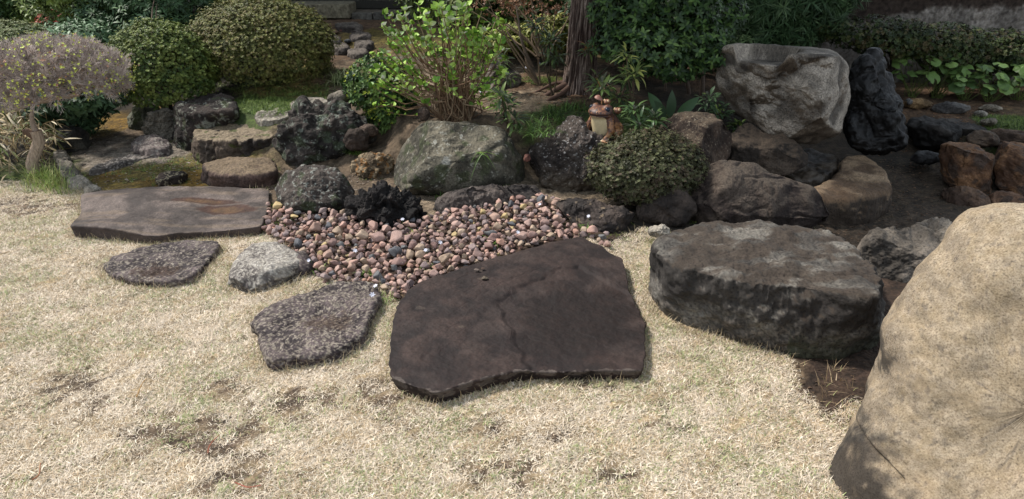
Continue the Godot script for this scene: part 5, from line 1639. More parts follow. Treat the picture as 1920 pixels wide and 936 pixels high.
func make_plants():
	var az = rosette(leaf_mesh(0.0145, 0.0065, 0.25, 0.15, 3), 8, 0.05, 0.75)
	var olive = [k(70, 74, 42), k(88, 92, 50), k(108, 108, 60), k(98, 90, 56)]
	var green = [k(58, 74, 40), k(78, 92, 46), k(96, 108, 54), k(108, 116, 60)]
	clipped("clipped_dome_shrub", "smaller clipped evergreen dome shrub left of the large one, above mossy rocks", 224, 56, 388, 216, 5.75, 11500, green, az, 0.85, 1, 0.4, -0.55, 0.28)
	clipped("clipped_dome_shrub", "largest clipped olive green dome shrub, below the house step", 374, 9, 612, 172, 6.35, 22000, olive, az, 0.8, 2, 0.4, -0.55, 0.28)
	clipped("clipped_dome_shrub", "clipped dome shrub at the far left edge behind the bare twiggy shrub", -60, 54, 92, 140, 6.6, 7000, [k(76, 86, 54), k(104, 112, 72), k(126, 132, 92)], az, 0.8, 3)
	var small = rosette(leaf_mesh(0.015, 0.0065, 0.25, 0.1, 2), 6, 0.0, 0.8)
	var d = clipped("low_clipped_shrub", "low sprawling small leaved shrub with bare twigs below the frog", 1106, 246, 1316, 388, 3.98, 7600, [k(46, 47, 33), k(62, 64, 43), k(84, 87, 60), k(78, 68, 56)], small, 0.75, 4, 0.4, -0.75, 0.55)
	var tw = []
	for i in 40:
		var s = sphere_dir()
		s.y = rf(-0.75, 0.2)
		s.z = absf(s.z)
		tw.append(limb(Vector3(rf(-0.05, 0.05), 0.05, 0), Vector3(0, 0.2, 0) + s * Vector3(0.33, 0.2, 0.26), 0.06))
	bark_tube(d, "bare_twigs", tw, 0.005, 0.0015, k(140, 130, 118), 4).set_meta("kind", "stuff")
	make_bare_shrub()

	# the tall leafy shrub with fresh green leaves in pairs along many stems
	var at = on_ground(855, 222, 0.37)
	var root = thing("leafy_shrub", "tall shrub with many tan stems and large fresh green leaves on the terrace", "shrub", at)
	var big = leaf_mesh(0.051, 0.036, 0.25, 0.25, 5, 0.85)
	var mats = tints([k(134, 160, 62), k(116, 146, 54), k(150, 174, 76), k(96, 126, 50)], 0.5, 0.5)
	var cols = [k(128, 158, 62), k(108, 142, 56), k(144, 172, 78), k(90, 126, 52)]
	var xs = []
	for i in 150:
		var px = rf(696, 950)
		var py = rf(-6, 70) + absf(px - 830) * 0.3 + (rf(50, 120) if rng.randf() < 0.45 else 0.0)
		if i < 8:
			px = rf(790, 950)
			py = rf(140, 205)
		var tip = spot_d(px, py, -at.z + rf(-0.3, 0.3)) - at
		var b = Vector3(rf(-0.11, 0.11), -0.02, rf(-0.08, 0.08))
		var path = limb(b, tip, 0.035, 7)
		path[3] += Vector3(-tip.x * 0.12, 0.05, 0)
		var st = begin()
		st.set_color([k(146, 122, 96), k(164, 144, 118), k(124, 100, 80)][i % 3])
		tube(st, path, taper(7, 0.0055, 0.0028), 5)
		put("stem", build(st), M.twig, root)
		var nodes = [1.0, 1.0, 0.96, 0.9, 0.82] if i % 2 else [1.0, 1.0, 0.95, 0.86, 0.76, 0.62]
		for t in nodes:
			var f = t * 7.0
			var p = path[int(minf(f, 6))].lerp(path[int(minf(f, 6)) + 1], f - int(minf(f, 6)))
			var a = rf(0, TAU)
			for s in [0.0, PI]:
				var dir = Vector3(cos(a + s), rf(0.35, 1.3), sin(a + s))
				xs.append(along(p, dir, Vector3.UP * 0.2 + rv() * 0.3, rf(0.6, 1.15) * (1.0 if t == 1.0 else 0.85)))
	leaves(root, "leaf", big, mats, cols, xs, 300)

	# the small leaved shrub in front of it
	at = on_ground(752, 284, 0.1)
	root = thing("small_leaved_shrub", "dark green small leaved shrub with yellowish tips on a crooked stem", "shrub", at)
	var oval = rosette(leaf_mesh(0.03, 0.016, 0.25, 0.2, 4), 5, 0.1, 0.9, 0.8, 1.2, 0.02)
	var c1 = spot_d(712, 160, -at.z) - at
	shell_shrub(root, oval, M.gloss, [[c1, Vector3(0.25, 0.21, 0.22)], [spot_d(735, 215, -at.z) - at, Vector3(0.2, 0.15, 0.18)]], 1500, [k(44, 62, 42), k(62, 84, 48), k(82, 104, 54), k(96, 116, 64)], 0.6, 0.5, -0.9, 0.8, 1.2, 5)
	var yx = []
	var yc = []
	var tiny = rosette(leaf_mesh(0.018, 0.008, 0.2, 0.1, 3), 4, 0.5, 1.2)
	for i in 300:
		var s = sphere_dir()
		var lob = c1 if rng.randf() < 0.65 else spot_d(735, 215, -at.z) - at
		yx.append(along(lob + s * (Vector3(0.26, 0.22, 0.23) if lob == c1 else Vector3(0.21, 0.16, 0.19)), s + Vector3.UP, rv(), rf(0.8, 1.3)))
		yc.append([k(150, 160, 62), k(170, 172, 70), k(132, 146, 60)][rng.randi() % 3])
	many("young_shoots", tiny, M.leaf, yx, yc, root)
	bark_tube(root, "trunk", [limb(Vector3(0, -0.02, 0), c1, 0.02), limb(Vector3(0.01, 0.06, 0), spot_d(745, 215, -at.z) - at, 0.02)], 0.017, 0.007, k(140, 128, 114), 8)

	# glossy evergreen right of the trunk, with leaves in whorls
	at = on_ground(1318, 178, 0.3)
	root = thing("glossy_shrub", "tall glossy dark green evergreen shrub between the trunk and the basin", "shrub", at)
	var gl = leaf_mesh(0.05, 0.021, 0.25, 0.2, 4)
	xs = []
	for l in [[1180, 20, 0.3, 0.26, 0.3, 5.25], [1260, 10, 0.36, 0.3, 0.3, 5.2], [1220, 80, 0.34, 0.22, 0.28, 5.1], [1300, 70, 0.26, 0.2, 0.25, 5.15], [1150, 75, 0.16, 0.16, 0.2, 5.2], [1345, 20, 0.22, 0.26, 0.25, 5.5], [1210, -70, 0.45, 0.3, 0.4, 5.4], [1270, 118, 0.26, 0.12, 0.2, 5.1], [1335, 105, 0.12, 0.08, 0.12, 5.0]]:
		var c = spot_d(l[0], l[1], l[5]) - at
		for i in int(1500 * (l[2] * l[3] + l[2] * l[4])):
			var s = sphere_dir()
			var p = c + s * Vector3(l[2], l[3], l[4]) * (1.0 - 0.55 * rng.randf() * rng.randf())
			var out = (s + Vector3(-0.1, 0.7, 0.25) + rv() * 0.5).normalized()
			var x = along(p, out, rv(), 1.0)
			for m in 6:
				var a = TAU * m / 6 + rf(-0.3, 0.3)
				var e = rf(-0.1, 0.7)
				xs.append(along(p, x.basis * Vector3(cos(a) * cos(e), sin(a) * cos(e), sin(e)), out, rf(0.7, 1.15)))
	leaves(root, "leaf", gl, tints([k(48, 68, 38), k(60, 82, 44), k(80, 102, 52), k(40, 58, 34)], 0.4, 0.2), [k(44, 62, 36), k(54, 74, 40), k(70, 92, 48), k(36, 52, 32)], xs, 300)
	for q in [[1318, 178, 1300, 20, 0.024], [1292, 190, 1260, 30, 0.02], [1250, 165, 1225, 60, 0.013], [1190, 150, 1180, 40, 0.012]]:
		var b = spot_d(q[0], q[1], -at.z) - at
		b.y = -0.03
		bark_tube(root, "stem", [limb(b, spot_d(q[2], q[3], -at.z) - at, 0.05)], q[4], q[4] * 0.6, k(106, 94, 84), 8)

	# whorled shrubs with long drooping leaves
	var lan = leaf_mesh(0.085, 0.022, 0.3, 0.45, 5)
	var wm = tints([k(58, 74, 42), k(74, 92, 48), k(92, 108, 56), k(48, 62, 38)], 0.4, 0.3)
	var wc = [k(58, 74, 42), k(74, 92, 48), k(92, 108, 56), k(48, 62, 38)]
	whorl_shrub("dark whorled shrub left of the trunk with three stacked leaf heads", 1036, 182, 0.4, [[1030, 78, 0.13], [1042, 108, 0.12], [1006, 48, 0.1]], lan, wm, wc, 46)
	whorl_shrub("small whorled shrub right of the tall leafy shrub, in front of the terrace rock", 948, 180, 0.41, [[940, 112, 0.1], [952, 145, 0.11]], lan, wm, wc, 34)
	whorl_shrub("low whorled shrub above the right end of the grey green boulder", 955, 240, 0.36, [[948, 200, 0.1], [965, 225, 0.12], [940, 182, 0.07]], lan, wm, wc, 40, 0.95)
	whorl_shrub("whorled shrub at the right side of the trunk with some orange brown leaves", 1130, 200, 0.36, [[1105, 95, 0.11], [1120, 150, 0.1]], lan, tints([k(70, 88, 48), k(88, 104, 54), k(164, 108, 62), k(60, 76, 44)], 0.4, 0.3), wc, 36)
	whorl_shrub("whorled shrub behind the frog, with broad dark leaf heads", 1150, 235, 0.33, [[1130, 165, 0.13], [1160, 185, 0.12], [1175, 150, 0.1]], lan, wm, wc, 40)
	whorl_shrub("yellowish leaved whorled shrub below the glossy evergreen", 1190, 240, 0.32, [[1175, 105, 0.1], [1190, 140, 0.11]], lan, tints([k(104, 112, 58), k(128, 130, 70), k(86, 100, 52)], 0.4, 0.3), wc, 32)
	whorl_shrub("low shrub of pointed green leaves behind the right clipped bush", 1215, 262, 0.28, [[1200, 235, 0.1], [1228, 222, 0.1], [1190, 205, 0.09]], lan, tints([k(64, 88, 52), k(84, 106, 62), k(54, 74, 46)], 0.38, 0.3), wc, 34, 0.9)
	whorl_shrub("dark low shrub between the glossy evergreen and the water basin", 1370, 262, 0.2, [[1350, 215, 0.14], [1385, 240, 0.1], [1330, 190, 0.13]], leaf_mesh(0.05, 0.022, 0.3, 0.4, 4), tints([k(48, 66, 44), k(60, 80, 52)], 0.45, 0.3), wc, 60)
	var broad = leaf_mesh(0.2, 0.075, 0.3, 0.3, 8)
	at = on_ground(1255, 225, 0.3)
	root = thing("broad_leaf_plant", "plant with a few very broad leaves, one half yellow, above the brown shore rock", "plant", at)
	var bm = tints([k(52, 70, 46), k(140, 128, 62), k(58, 84, 50)], 0.4, 0.3)
	for q in [[0.0, 1.2, 0.3, 0], [-0.35, 0.6, 0.5, 0], [0.3, 0.15, 0.6, 1], [0.5, 0.6, 0.2, 2], [-0.5, 0.9, -0.2, 2]]:
		put("leaf", broad, bm[q[3]], root).transform = along(Vector3(q[0] * 0.1, 0.02, 0), Vector3(q[0], q[1], q[2]), Vector3(0, 0.4, 0.8), rf(0.8, 1.1))

	# feathery bamboo like shrub before the wall
	at = on_ground(1470, 150, 0.2)
	root = thing("feathery_shrub", "feathery shrub of long narrow leaves in front of the concrete wall", "shrub", at)
	var narrow = rosette(leaf_mesh(0.15, 0.014, 0.2, 0.4, 4), 9, -0.1, 0.9)
	var lobes = []
	for l in [[1430, 20, 0.36, 0.3], [1500, 15, 0.32, 0.28], [1400, 75, 0.25, 0.16], [1480, 65, 0.3, 0.15], [1545, 40, 0.16, 0.16], [1560, -20, 0.3, 0.25], [1460, -60, 0.6, 0.3]]:
		lobes.append([spot_d(l[0], l[1], -at.z) - at, Vector3(l[2], l[3], 0.3)])
	shell_shrub(root, narrow, M.leaf, lobes, 1700, [k(50, 70, 46), k(66, 88, 58), k(84, 104, 70)], 0.6, 0.2, -0.9, 0.7, 1.1, 7)
	var paths = []
	for i in 14: paths.append(limb(Vector3(rf(-0.15, 0.15), -0.03, 0), lobes[i % 5][0], 0.05))
	bark_tube(root, "stems", paths, 0.009, 0.005, k(66, 62, 48), 5).set_meta("kind", "stuff")

	# the trained hedge before the wall
	var hl = rosette(leaf_mesh(0.024, 0.012, 0.25, 0.2, 3), 6, 0.0, 0.8)
	var i2 = 0
	for q in [[1645, 62, 80, 26, 1665, 178, "leftmost trained hedge shrub with dark stems, behind the black rock"], [1755, 78, 75, 28, 1750, 180, "second trained hedge shrub, above the round leaved plants"], [1860, 92, 72, 30, 1862, 172, "third trained hedge shrub with a thick dark stem, near the right edge"], [1960, 100, 70, 30, 1985, 178, "last trained hedge shrub cut by the right edge"]]:
		at = on_ground(q[4], q[5], 0.1)
		var dz = -at.z
		var kk = at.distance_to(EYE) / F
		root = thing("hedge_shrub", q[6], "hedge", at, "trained hedge along the concrete wall")
		var c = spot_d(q[0], q[1], dz) - at
		shell_shrub(root, hl, M.gloss, [[c, Vector3(q[2] * kk * 1.1, q[3] * kk, 0.24)], [c + Vector3(0.12, -0.08, 0.05), Vector3(q[2] * kk * 0.7, q[3] * kk, 0.2)]], 1700, [k(36, 46, 28), k(50, 62, 34), k(68, 76, 44), k(76, 68, 46)], 0.55, 0.5, -0.9, 0.8, 1.2, i2)
		paths = []
		for s in 7: paths.append(limb(Vector3(0, 0.18, 0) if s else Vector3(0, -0.03, 0), c + Vector3(rf(-1, 1) * q[2] * kk, rf(-0.05, 0.03), rf(-0.1, 0.1)) if s else Vector3(0, 0.2, 0), 0.05))
		bark_tube(root, "stem", [paths[0]], 0.024, 0.02, k(58, 50, 44), 8)
		bark_tube(root, "branches", paths.slice(1), 0.014, 0.005, k(58, 50, 44), 6).set_meta("kind", "stuff")
		i2 += 1

	# plants with round leaves on stalks
	var disc = round_leaf()
	var rm = tints([k(74, 98, 50), k(86, 112, 56), k(62, 84, 46), k(102, 126, 68)], 0.42, 0.35)
	i2 = 0
	for q in [[1708, 182, 22, "leftmost round leaved plant beside the black rock"], [1756, 184, 28, "second round leaved plant from the black rock"], [1806, 188, 26, "third round leaved plant, in the middle of the row"], [1856, 190, 24, "fourth round leaved plant, above the pale stones"], [1908, 188, 22, "round leaved plant at the right edge of the picture"]]:
		at = on_ground(q[0], q[1], 0.1)
		root = thing("round_leaved_plant", q[3], "plant", at, "round leaved plants below the hedge")
		for m in q[2]:
			var a = rf(0, TAU)
			var rr = sqrt(rng.randf()) * 0.22
			var top = Vector3(cos(a) * rr, rf(0.1, 0.36) * (1.1 - rr * 1.5) + (0.1 if i2 == 0 or i2 == 1 else 0.0), sin(a) * rr)
			bark_tube(root, "leaf_stalk", [limb(Vector3(rf(-0.04, 0.04), -0.01, rf(-0.04, 0.04)), top, 0.02, 4)], 0.0035, 0.0028, k(96, 112, 60), 4)
			var n = (Vector3(cos(a) * 0.4, 1, sin(a) * 0.4 + 0.35) + rv() * 0.35).normalized()
			var x = along(top, n.cross(Vector3(rf(-1, 1), 0, rf(-1, 1))).normalized(), n, rf(0.7, 1.2))
			put("leaf", disc, rm[rng.randi() % 4], root).transform = x
		i2 += 1

	# shrubs in the far left corner and behind
	var nand = rosette(leaf_mesh(0.055, 0.02, 0.25, 0.3, 4), 6, 0.0, 0.8, 0.7, 1.1, 0.05)
	var fars = [
		["dark evergreen shrub with pointed leaves behind the smaller clipped dome", [[235, 20, 0.55, 0.42], [285, 55, 0.42, 0.3], [190, 60, 0.3, 0.2], [300, -20, 0.6, 0.4]], 250, 130, 0.55, 7.2, 2600, [k(50, 70, 48), k(64, 86, 58), k(82, 104, 70)]],
		["dark bush in the top left corner of the garden", [[20, 15, 0.6, 0.4], [-60, 40, 0.6, 0.5], [60, -25, 0.6, 0.4]], 20, 70, 0.55, 8.0, 2400, [k(48, 66, 40), k(62, 82, 46), k(80, 98, 54)]],
		["yellowish green shrub with thin stems behind the bare twiggy shrub", [[110, 25, 0.42, 0.25], [160, 40, 0.35, 0.22], [90, 50, 0.25, 0.12], [150, -15, 0.5, 0.3]], 140, 80, 0.5, 7.6, 1500, [k(78, 92, 44), k(104, 116, 56), k(88, 110, 72)]],
		["low blue green ground shrub behind the bare twiggy shrub", [[110, 72, 0.45, 0.1], [60, 82, 0.3, 0.1], [165, 70, 0.35, 0.12], [215, 95, 0.3, 0.2]], 120, 95, 0.42, 6.9, 1900, [k(64, 88, 58), k(84, 108, 78), k(104, 126, 96)]],
		["dark green shrub under the bare twiggy shrub at the shaded rock", [[120, 190, 0.22, 0.14], [140, 215, 0.2, 0.13], [165, 185, 0.24, 0.12], [95, 205, 0.15, 0.15]], 130, 245, 0.1, 5.35, 900, [k(44, 62, 44), k(58, 78, 54), k(72, 94, 66)]],
		["dark shrub behind the round stone near the house", [[330, -10, 0.3, 0.3], [400, -10, 0.35, 0.2], [450, -15, 0.35, 0.2], [290, 5, 0.3, 0.3]], 400, 10, 0.6, 9.0, 1300, [k(52, 66, 44), k(68, 84, 56), k(84, 100, 70)]],
		["dark evergreen mass behind the tall leafy shrub", [[900, 10, 0.5, 0.25], [970, 40, 0.4, 0.18], [840, -10, 0.5, 0.3], [1030, 20, 0.4, 0.3], [1000, -40, 0.7, 0.3]], 950, 75, 0.5, 7.0, 2100, [k(50, 62, 36), k(68, 80, 44), k(92, 100, 54)]],
		["yellow green leafy clump left of the tree trunk", [[960, 72, 0.3, 0.09], [1010, 68, 0.25, 0.1], [1040, 58, 0.2, 0.1]], 980, 92, 0.47, 6.4, 700, [k(84, 94, 46), k(112, 116, 58), k(134, 134, 72)]],
		["dark shrub between the trunk and the concrete wall", [[1150, 20, 0.4, 0.35], [1100, 40, 0.3, 0.3], [1220, 60, 0.4, 0.3], [1300, 30, 0.5, 0.35], [1350, 110, 0.3, 0.12]], 1200, 120, 0.4, 6.5, 1800, [k(44, 58, 38), k(58, 74, 46)]],
	]
	i2 = 0
	for q in fars:
		at = on_ground(q[2], q[3], q[4])
		root = thing("background_shrub", q[0], "shrub", at)
		lobes = []
		for l in q[1]: lobes.append([spot_d(l[0], l[1], q[5] + rf(-0.2, 0.2)) - at, Vector3(l[2], l[3], minf(l[2], 0.35))])
		shell_shrub(root, nand, M.leaf, lobes, q[6], q[7], 0.6, 0.4, -0.9, 0.8, 1.3, i2 + 11)
		paths = []
		for s in 10: paths.append(limb(Vector3(rf(-0.15, 0.15), -0.05, rf(-0.1, 0.1)), lobes[s % lobes.size()][0] + rv() * 0.08, 0.05))
		bark_tube(root, "stems", paths, 0.009, 0.004, k(104, 92, 80), 5).set_meta("kind", "stuff")
		i2 += 1
	# a thin shrub with red brown withered leaves, and a red leaved one
	for q in [["thin branching shrub with rusty withered leaves behind the leafy shrub", 1012, 160, 0.42, [[960, 8, 0.36, 0.1], [1000, 20, 0.22, 0.12], [930, 0, 0.3, 0.1], [1040, 10, 0.2, 0.12]], 230, [k(112, 80, 60), k(132, 96, 72), k(90, 66, 52)], 5.9], ["small shrub with a few red leaves behind the bare twiggy shrub", 105, 70, 0.5, [[110, 40, 0.2, 0.12], [85, 48, 0.15, 0.06]], 130, [k(150, 66, 56), k(168, 84, 70), k(120, 60, 48)], 7.3]]:
		at = on_ground(q[1], q[2], q[3])
		root = thing("reddish_shrub", q[0], "shrub", at)
		lobes = []
		for l in q[4]: lobes.append([spot_d(l[0], l[1], q[7]) - at, Vector3(l[2], l[3], 0.25)])
		shell_shrub(root, rosette(leaf_mesh(0.03, 0.012, 0.3, 0.3, 3), 4, 0, 0.9), M.leaf, lobes, q[5], q[6], 0.9, 0.2, -0.9, 0.7, 1.2, 3)
		paths = []
		for s in 16: paths.append(limb(Vector3(0, -0.02, 0) if s < 5 else Vector3(0, 0.25, 0) + rv() * 0.05, lobes[s % lobes.size()][0] + rv() * Vector3(0.25, 0.1, 0.1), 0.05))
		bark_tube(root, "branches", paths, 0.01, 0.003, k(128, 112, 92), 6).set_meta("kind", "stuff")
	# bare forked stems left of the trunk
	at = on_ground(1012, 158, 0.41)
	root = thing("forked_stem", "bare greyish forked stem growing left of the tree trunk", "shrub", at)
	bark_tube(root, "stem", [limb(Vector3(0, -0.02, 0), spot_d(985, 100, -at.z) - at, 0.02), limb(spot_d(997, 122, -at.z) - at, spot_d(968, 10, -at.z) - at, 0.04)], 0.014, 0.007, k(122, 110, 98), 7)
	bark_tube(root, "branch", [limb(spot_d(1000, 125, -at.z) - at, spot_d(950, 60, -at.z) - at, 0.03)], 0.009, 0.005, k(122, 110, 98), 6)

	# straps, tufts and small greens
	var stripe = [k(150, 160, 110), k(176, 180, 136), k(120, 136, 84), k(104, 122, 72)]
	for q in [[640, 152, 0.33, "striped pale green grass clump left of the small leaved shrub", 150], [668, 150, 0.34, "striped pale green grass clump behind the small leaved shrub", 130]]:
		strap_clump("striped_grass", q[3], on_ground(q[0], q[1], q[2]), q[4], 0.26, 0.008, stripe, 0.5, 1.35, 0.7, "grass tuft", 0.08)
	var lush = [k(92, 124, 54), k(110, 142, 62), k(78, 108, 48), k(128, 152, 74)]
	strap_clump("grass_tuft", "bright green grass tuft between lava boulder and fractured stone", on_ground(668, 288, 0.13), 46, 0.13, 0.006, lush, 0.4, 1.3, 0.6)
	strap_clump("grass_tuft", "grass blades growing from the crack of the grey green boulder", spot_d(905, 285, 4.14), 16, 0.14, 0.006, lush, -0.6, 0.9, 0.9)
	strap_clump("grass_tuft", "thin grass at the crack foot of the grey green boulder", on_ground(822, 372, 0.02), 10, 0.13, 0.005, lush, 0.8, 1.4, 0.4)
	strap_clump("grass_tuft", "small green tuft behind the long ridged rock", on_ground(952, 352, 0.02), 16, 0.09, 0.005, lush, 0.3, 1.2, 0.6)
	var i3 = 0
	for q in [[1010, 232, 0.35], [1030, 215, 0.36], [1052, 205, 0.37], [1075, 200, 0.38], [995, 245, 0.33], [1018, 250, 0.3], [1060, 222, 0.35], [1090, 205, 0.37]]:
		strap_clump("green_tuft", ["dark green grassy tuft at the edge of the terrace, above the dark boulder", "grassy tuft left of the frog, second from the edge", "grassy tuft in front of the trunk roots, leftmost", "grassy tuft in front of the trunk roots, middle", "grassy tuft at the top right of the grey green boulder", "lowest grassy tuft in the gap beside the dark boulder", "grassy tuft directly left of the frog's head", "grassy tuft in front of the trunk roots, rightmost"][i3], on_ground(q[0], q[1], q[2]), 90, 0.13, 0.006, [k(72, 96, 48), k(92, 118, 58), k(58, 80, 42)], 0.3, 1.3, 0.6, "grass tuft", 0.09)
		i3 += 1
	i3 = 0
	for q in [[78, 335], [96, 342], [112, 350], [88, 352], [70, 345], [126, 356]]:
		strap_clump("long_grass", ["long green grass at the foot of the bare shrub trunk", "long green grass left of the edging stones", "long green grass beside the lowest edging stones", "short green grass in front of the bare shrub", "pale green grass directly before the bare shrub trunk", "sparse green grass at the end of the edging stones"][i3], on_ground(q[0], q[1], 0.0), 120, 0.2 if i3 < 3 else 0.12, 0.004, [k(128, 150, 74), k(150, 164, 92), k(176, 172, 112), k(110, 134, 64)], 0.7, 1.45, 0.35, "grass tuft", 0.1)
		i3 += 1
	# dry bamboo grass at the left edge
	at = on_ground(20, 320, 0.03)
	root = thing("dry_bamboo_grass", "tangle of dry straw coloured bamboo grass at the left edge", "bamboo grass", at)
	xs = []
	cols = []
	for i in 900:
		var px = rf(-90, 112)
		var py = rf(205, 330)
		if py < 225 and px > 60: continue
		var p = spot_d(px, py, rf(4.75, 5.3) if px > 30 else rf(4.4, 5.2)) - at
		if p.y < 0.01: continue
		xs.append(along(p, rv() * Vector3(1, 0.5, 1) + Vector3(0.3, -0.1, 0.2), Vector3.UP + rv() * 0.5, rf(0.6, 1.3)))
		cols.append([k(196, 178, 140), k(172, 152, 112), k(142, 120, 84), k(120, 124, 74), k(100, 112, 64), k(210, 198, 170)][rng.randi() % 6] * rf(0.62, 0.92))
	many("blades", leaf_mesh(0.12, 0.014, 0.3, 0.3, 4), M.straw, xs, cols, root)
	paths = []
	for i in 70:
		var b = spot_d(rf(-80, 100), 322, rf(4.75, 5.2)) - at
		b.y = -0.02
		paths.append(limb(b, b + Vector3(rf(-0.15, 0.15), rf(0.15, 0.5), rf(-0.1, 0.1)), 0.03))
	bark_tube(root, "canes", paths, 0.0035, 0.002, k(178, 158, 116), 4).set_meta("kind", "stuff")
	# moss, short green growth and crumbs over the bare ground
	var mini = tuft_mesh(14, 0.03, 0.015, 0.05, 0.004, 0.2, 1.2, 0.5, [k(96, 120, 56), k(74, 98, 46), k(120, 138, 72)])
	xs = []
	cols = []
	for q in [[470, 195, 0.28, 0.25, 420], [530, 205, 0.26, 0.2, 260], [540, 160, 0.3, 0.4, 260], [480, 150, 0.28, 0.3, 240], [570, 180, 0.28, 0.25, 100], [1195, 240, 0.3, 0.25, 200], [300, 320, 0.0, 0.3, 60], [1895, 228, 0.1, 0.22, 500], [1935, 245, 0.08, 0.25, 400], [1010, 150, 0.42, 0.15, 120], [1060, 165, 0.4, 0.12, 60], [500, 420, 0.0, 0.1, 60], [640, 145, 0.33, 0.2, 50], [1450, 440, -0.1, 0.25, 30], [830, 100, 0.47, 0.4, 120]]:
		at = on_ground(q[0], q[1], q[2])
		for i in q[4]:
			var a = rf(0, TAU)
			var rr = sqrt(rng.randf()) * q[3]
			var p = at + Vector3(cos(a) * rr * 1.3, 0, sin(a) * rr)
			p.y = ground_y(p.x, p.z) + 0.002
			xs.append(Transform3D(Basis(Vector3.UP, rf(0, TAU)).scaled(Vector3.ONE * rf(0.6, 1.3)), p))
			cols.append(Color(1, 1, 1) * rf(0.7, 1.05))
	for f in footprints:
		for i in f.size():
			if f[i].y > -3.3 or f[i].x > 1.6: continue
			for n in 2:
				if rng.randf() < 0.6: continue
				var q = f[i].lerp(f[(i + 1) % f.size()], rng.randf())
				xs.append(Transform3D(Basis(Vector3.UP, rf(0, TAU)).scaled(Vector3.ONE * rf(0.3, 0.8)), Vector3(q.x, ground_y(q.x, q.y) + 0.002, q.y)))
				cols.append(Color(0.9, 0.85, 0.8) * rf(0.7, 1.0))
	tag(many("ground_cover", mini, M.leaf, xs, cols), "short green ground cover on the terrace, banks and path", "ground cover")
	var crumb = pebble_mesh(31)
	xs = []
	cols = []
	for q in [[230, 280, 0.7, 900, 0], [300, 320, 0.5, 400, 0], [740, 350, 0.35, 350, 0], [620, 340, 0.4, 200, 0], [990, 185, 0.5, 300, 1], [620, 150, 0.5, 250, 1], [850, 150, 0.7, 300, 1], [1090, 180, 0.35, 260, 1], [1650, 430, 0.5, 900, 2], [1710, 350, 0.5, 900, 2], [1740, 300, 0.4, 400, 2], [1560, 450, 0.4, 300, 2], [1760, 222, 0.6, 500, 1], [1850, 215, 0.5, 300, 1], [1580, 720, 0.3, 120, 2], [1040, 350, 0.3, 160, 0], [700, 60, 0.6, 160, 1]]:
		at = on_ground(q[0], q[1], 0.1)
		for i in q[3]:
			var a = rf(0, TAU)
			var rr = sqrt(rng.randf()) * q[2]
			var p = at + Vector3(cos(a) * rr * 1.2, 0, sin(a) * rr)
			p.y = ground_y(p.x, p.z) + 0.002
			var s = rf(0.004, 0.012) * (1.6 if rng.randf() < 0.08 else 1.0)
			xs.append(Transform3D(Basis(rv().normalized(), rf(0, TAU)).scaled(Vector3(s * rf(1, 2.2), s * 0.6, s)), p))
			cols.append([[k(168, 160, 148), k(140, 130, 116), k(120, 104, 88)], [k(130, 96, 70), k(156, 124, 92), k(110, 84, 66)], [k(98, 82, 66), k(120, 100, 82), k(78, 66, 54)]][q[4]][rng.randi() % 3])
	tag(many("ground_litter", crumb, M.pebble, xs, cols), "gravel crumbs and leaf litter scattered over the bare ground", "litter")
	# white star flowers and the tufts they grow from
	var spots = [[601, 396, 0.01, "white star flower in front of the mossy dark boulder"], [752, 431, 0.01, "white star flower below the pitted black rock"], [662, 490, 0.01, "white star flower in the left part of the pebble bed"], [820, 474, 0.01, "white star flower in the middle of the pebbles"], [800, 486, 0.01, "white star flower near the large slab's upper edge"], [590, 505, 0.0, "white star flower beside the pale grey rounded stone"], [710, 560, 0.0, "white star flower at the right tip of the speckled five sided stone"], [700, 570, 0.0, "second white star flower at the right tip of the speckled five sided stone"], [1018, 402, 0.02, "white star flower at the top right of the pebble bed"], [1066, 410, 0.02, "white star flower left of the dark wedge rock"], [1102, 425, 0.01, "white star flower at the foot of the wedge rock"], [972, 452, 0.01, "white star flower in the right part of the pebbles"], [982, 140, 0.42, "white flower on the terrace left of the trunk, topmost"], [976, 156, 0.41, "white flower on the terrace beside the terrace rock"], [1008, 132, 0.42, "white flower on the terrace near the trunk"], [940, 165, 0.41, "white flower in front of the terrace rock"], [1018, 135, 0.42, "white flower beside the left root of the trunk"], [905, 185, 0.39, "white flower at the foot of the leafy shrub"]]
	for q in spots: flower(q[0], q[1], q[2], q[3])
	i3 = 0
	var where = ["in the upper middle of the pebble bed", "in the right part of the pebble bed", "in the left part of the pebble bed", "beside the pale grey rounded stone", "at the upper edge of the large slab", "at the right end of the pebble bed", "in front of the mossy dark boulder", "at the corner of the brown flat slab", "left of the large slab", "between pebbles and speckled stones"]
	for q in [[770, 440], [930, 458], [690, 515], [598, 508], [800, 505], [1100, 430], [545, 398], [497, 420], [722, 565], [640, 412]]:
		strap_clump("small_tuft", "small green grass tuft " + where[i3], on_ground(q[0], q[1], 0.01) + Vector3(0, 0.015, 0), 26, 0.085, 0.004, [k(112, 138, 68), k(140, 158, 92), k(92, 120, 58)], 0.25, 1.2, 0.7, "grass tuft", 0.035)
		i3 += 1
	# a few pine needles and twigs fallen on the lawn
	i3 = 0
	for q in [[255, 745, 275, 710, k(186, 150, 98), "long straw coloured stalk lying on the lawn"], [390, 850, 412, 815, k(158, 96, 76), "reddish pine needle lying on the lawn below the worn spot"], [440, 905, 490, 910, k(170, 100, 84), "reddish twig lying on the lawn near the bottom edge"], [60, 900, 76, 868, k(166, 112, 84), "brown needle lying on the lawn at the lower left"]]:
		var a = spot(q[0], q[1], 0.035)
		var b = spot(q[2], q[3], 0.04)
		tag(bark_tube(self, numbered("fallen_needle"), [limb(Vector3.ZERO, b - a, 0.01)], 0.0022, 0.0012, q[4], 5), q[5], "twig").position = a

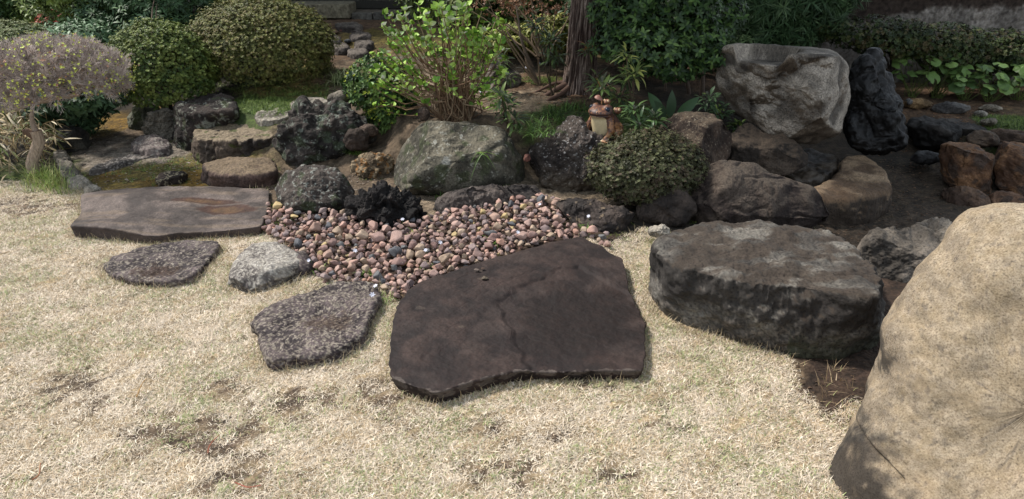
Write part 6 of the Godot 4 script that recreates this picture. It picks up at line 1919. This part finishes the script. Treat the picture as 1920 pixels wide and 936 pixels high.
func round_leaf() -> ArrayMesh:
	var st = begin()
	st.set_smooth_group(1)
	var n = 22
	var R = 0.062
	var pts = []
	for i in n + 1:
		var a = lerpf(0.28, TAU - 0.28, float(i) / n) + PI
		var r = R * (1.0 + 0.05 * sin(a * 7))
		pts.append([Vector3(cos(a) * r * 0.55, 0.006 + 0.004 * sin(a * 3), sin(a) * r * 0.55), Vector3(cos(a) * r, 0.004 * sin(a * 5) - 0.004, sin(a) * r)])
	for i in n:
		for v in [Vector3.ZERO, pts[i][0], pts[i + 1][0]]: st.add_vertex(v)
		quad(st, pts[i][0], pts[i][1], pts[i + 1][1], pts[i + 1][0])
	return build(st)

func _ready():
	# camera, sky, sun, exposure
	var cam = Camera3D.new()
	cam.name = "camera"
	cam.position = EYE
	cam.rotation.x = -PITCH
	cam.fov = rad_to_deg(2.0 * atan(468.0 / F))
	cam.near = 0.05
	cam.far = 300.0
	add_child(cam)
	cam.current = true
	var env = Environment.new()
	env.background_mode = Environment.BG_SKY
	var sky = Sky.new()
	var ps = ProceduralSkyMaterial.new()
	ps.sky_top_color = Color(0.70, 0.745, 0.80)
	ps.sky_horizon_color = Color(0.82, 0.84, 0.86)
	ps.sky_curve = 0.2
	ps.ground_bottom_color = Color(0.25, 0.23, 0.2)
	ps.ground_horizon_color = Color(0.5, 0.5, 0.5)
	sky.sky_material = ps
	env.sky = sky
	env.tonemap_mode = Environment.TONE_MAPPER_LINEAR
	env.tonemap_exposure = 2.0
	env.sdfgi_enabled = true
	env.ssao_enabled = true
	env.ssil_enabled = true
	var we = WorldEnvironment.new()
	we.name = "world"
	we.environment = env
	add_child(we)
	var sun = DirectionalLight3D.new()
	sun.name = "sun"
	sun.light_energy = 1.0
	sun.light_color = Color(1.0, 0.975, 0.945)
	sun.light_angular_distance = 7.0
	sun.shadow_enabled = true
	add_child(sun)
	sun.look_at_from_position(Vector3(-0.55, 0.8, -0.22) * 10, Vector3.ZERO)

	rng.seed = 7
	for q in [[fbm, 3], [sim, 1]]:
		q[0].noise_type = FastNoiseLite.TYPE_SIMPLEX
		q[0].frequency = 1.0
		q[0].seed = q[1]
	fbm.fractal_type = FastNoiseLite.FRACTAL_FBM
	fbm.fractal_octaves = 3
	sim.fractal_type = FastNoiseLite.FRACTAL_NONE
	cel.noise_type = FastNoiseLite.TYPE_CELLULAR
	cel.frequency = 1.0
	cel.fractal_type = FastNoiseLite.FRACTAL_NONE
	cel.cellular_return_type = FastNoiseLite.RETURN_DISTANCE
	make_materials()
	survey()
	survey_worn()
	var t0 = Time.get_ticks_msec()
	make_ground()
	make_house()
	make_wall()
	print("ground ", Time.get_ticks_msec() - t0)
	make_slabs()
	make_front_rocks()
	make_rock_line()
	make_far_stones()
	make_basin()
	print("rocks ", Time.get_ticks_msec() - t0)
	make_trunk()
	canopy_tree("shade tree standing beyond the right edge behind the pond", Vector3(5.6, 0.1, -6.2), 3.0, Vector3(-3.4, 3.6, 0.5), Vector3(2.4, 1.1, 1.7), 6500, k(70, 88, 52))
	make_plants()
	print("plants ", Time.get_ticks_msec() - t0)
	make_pebbles()
	make_frog()
	make_lawn()
	print("all ", Time.get_ticks_msec() - t0)
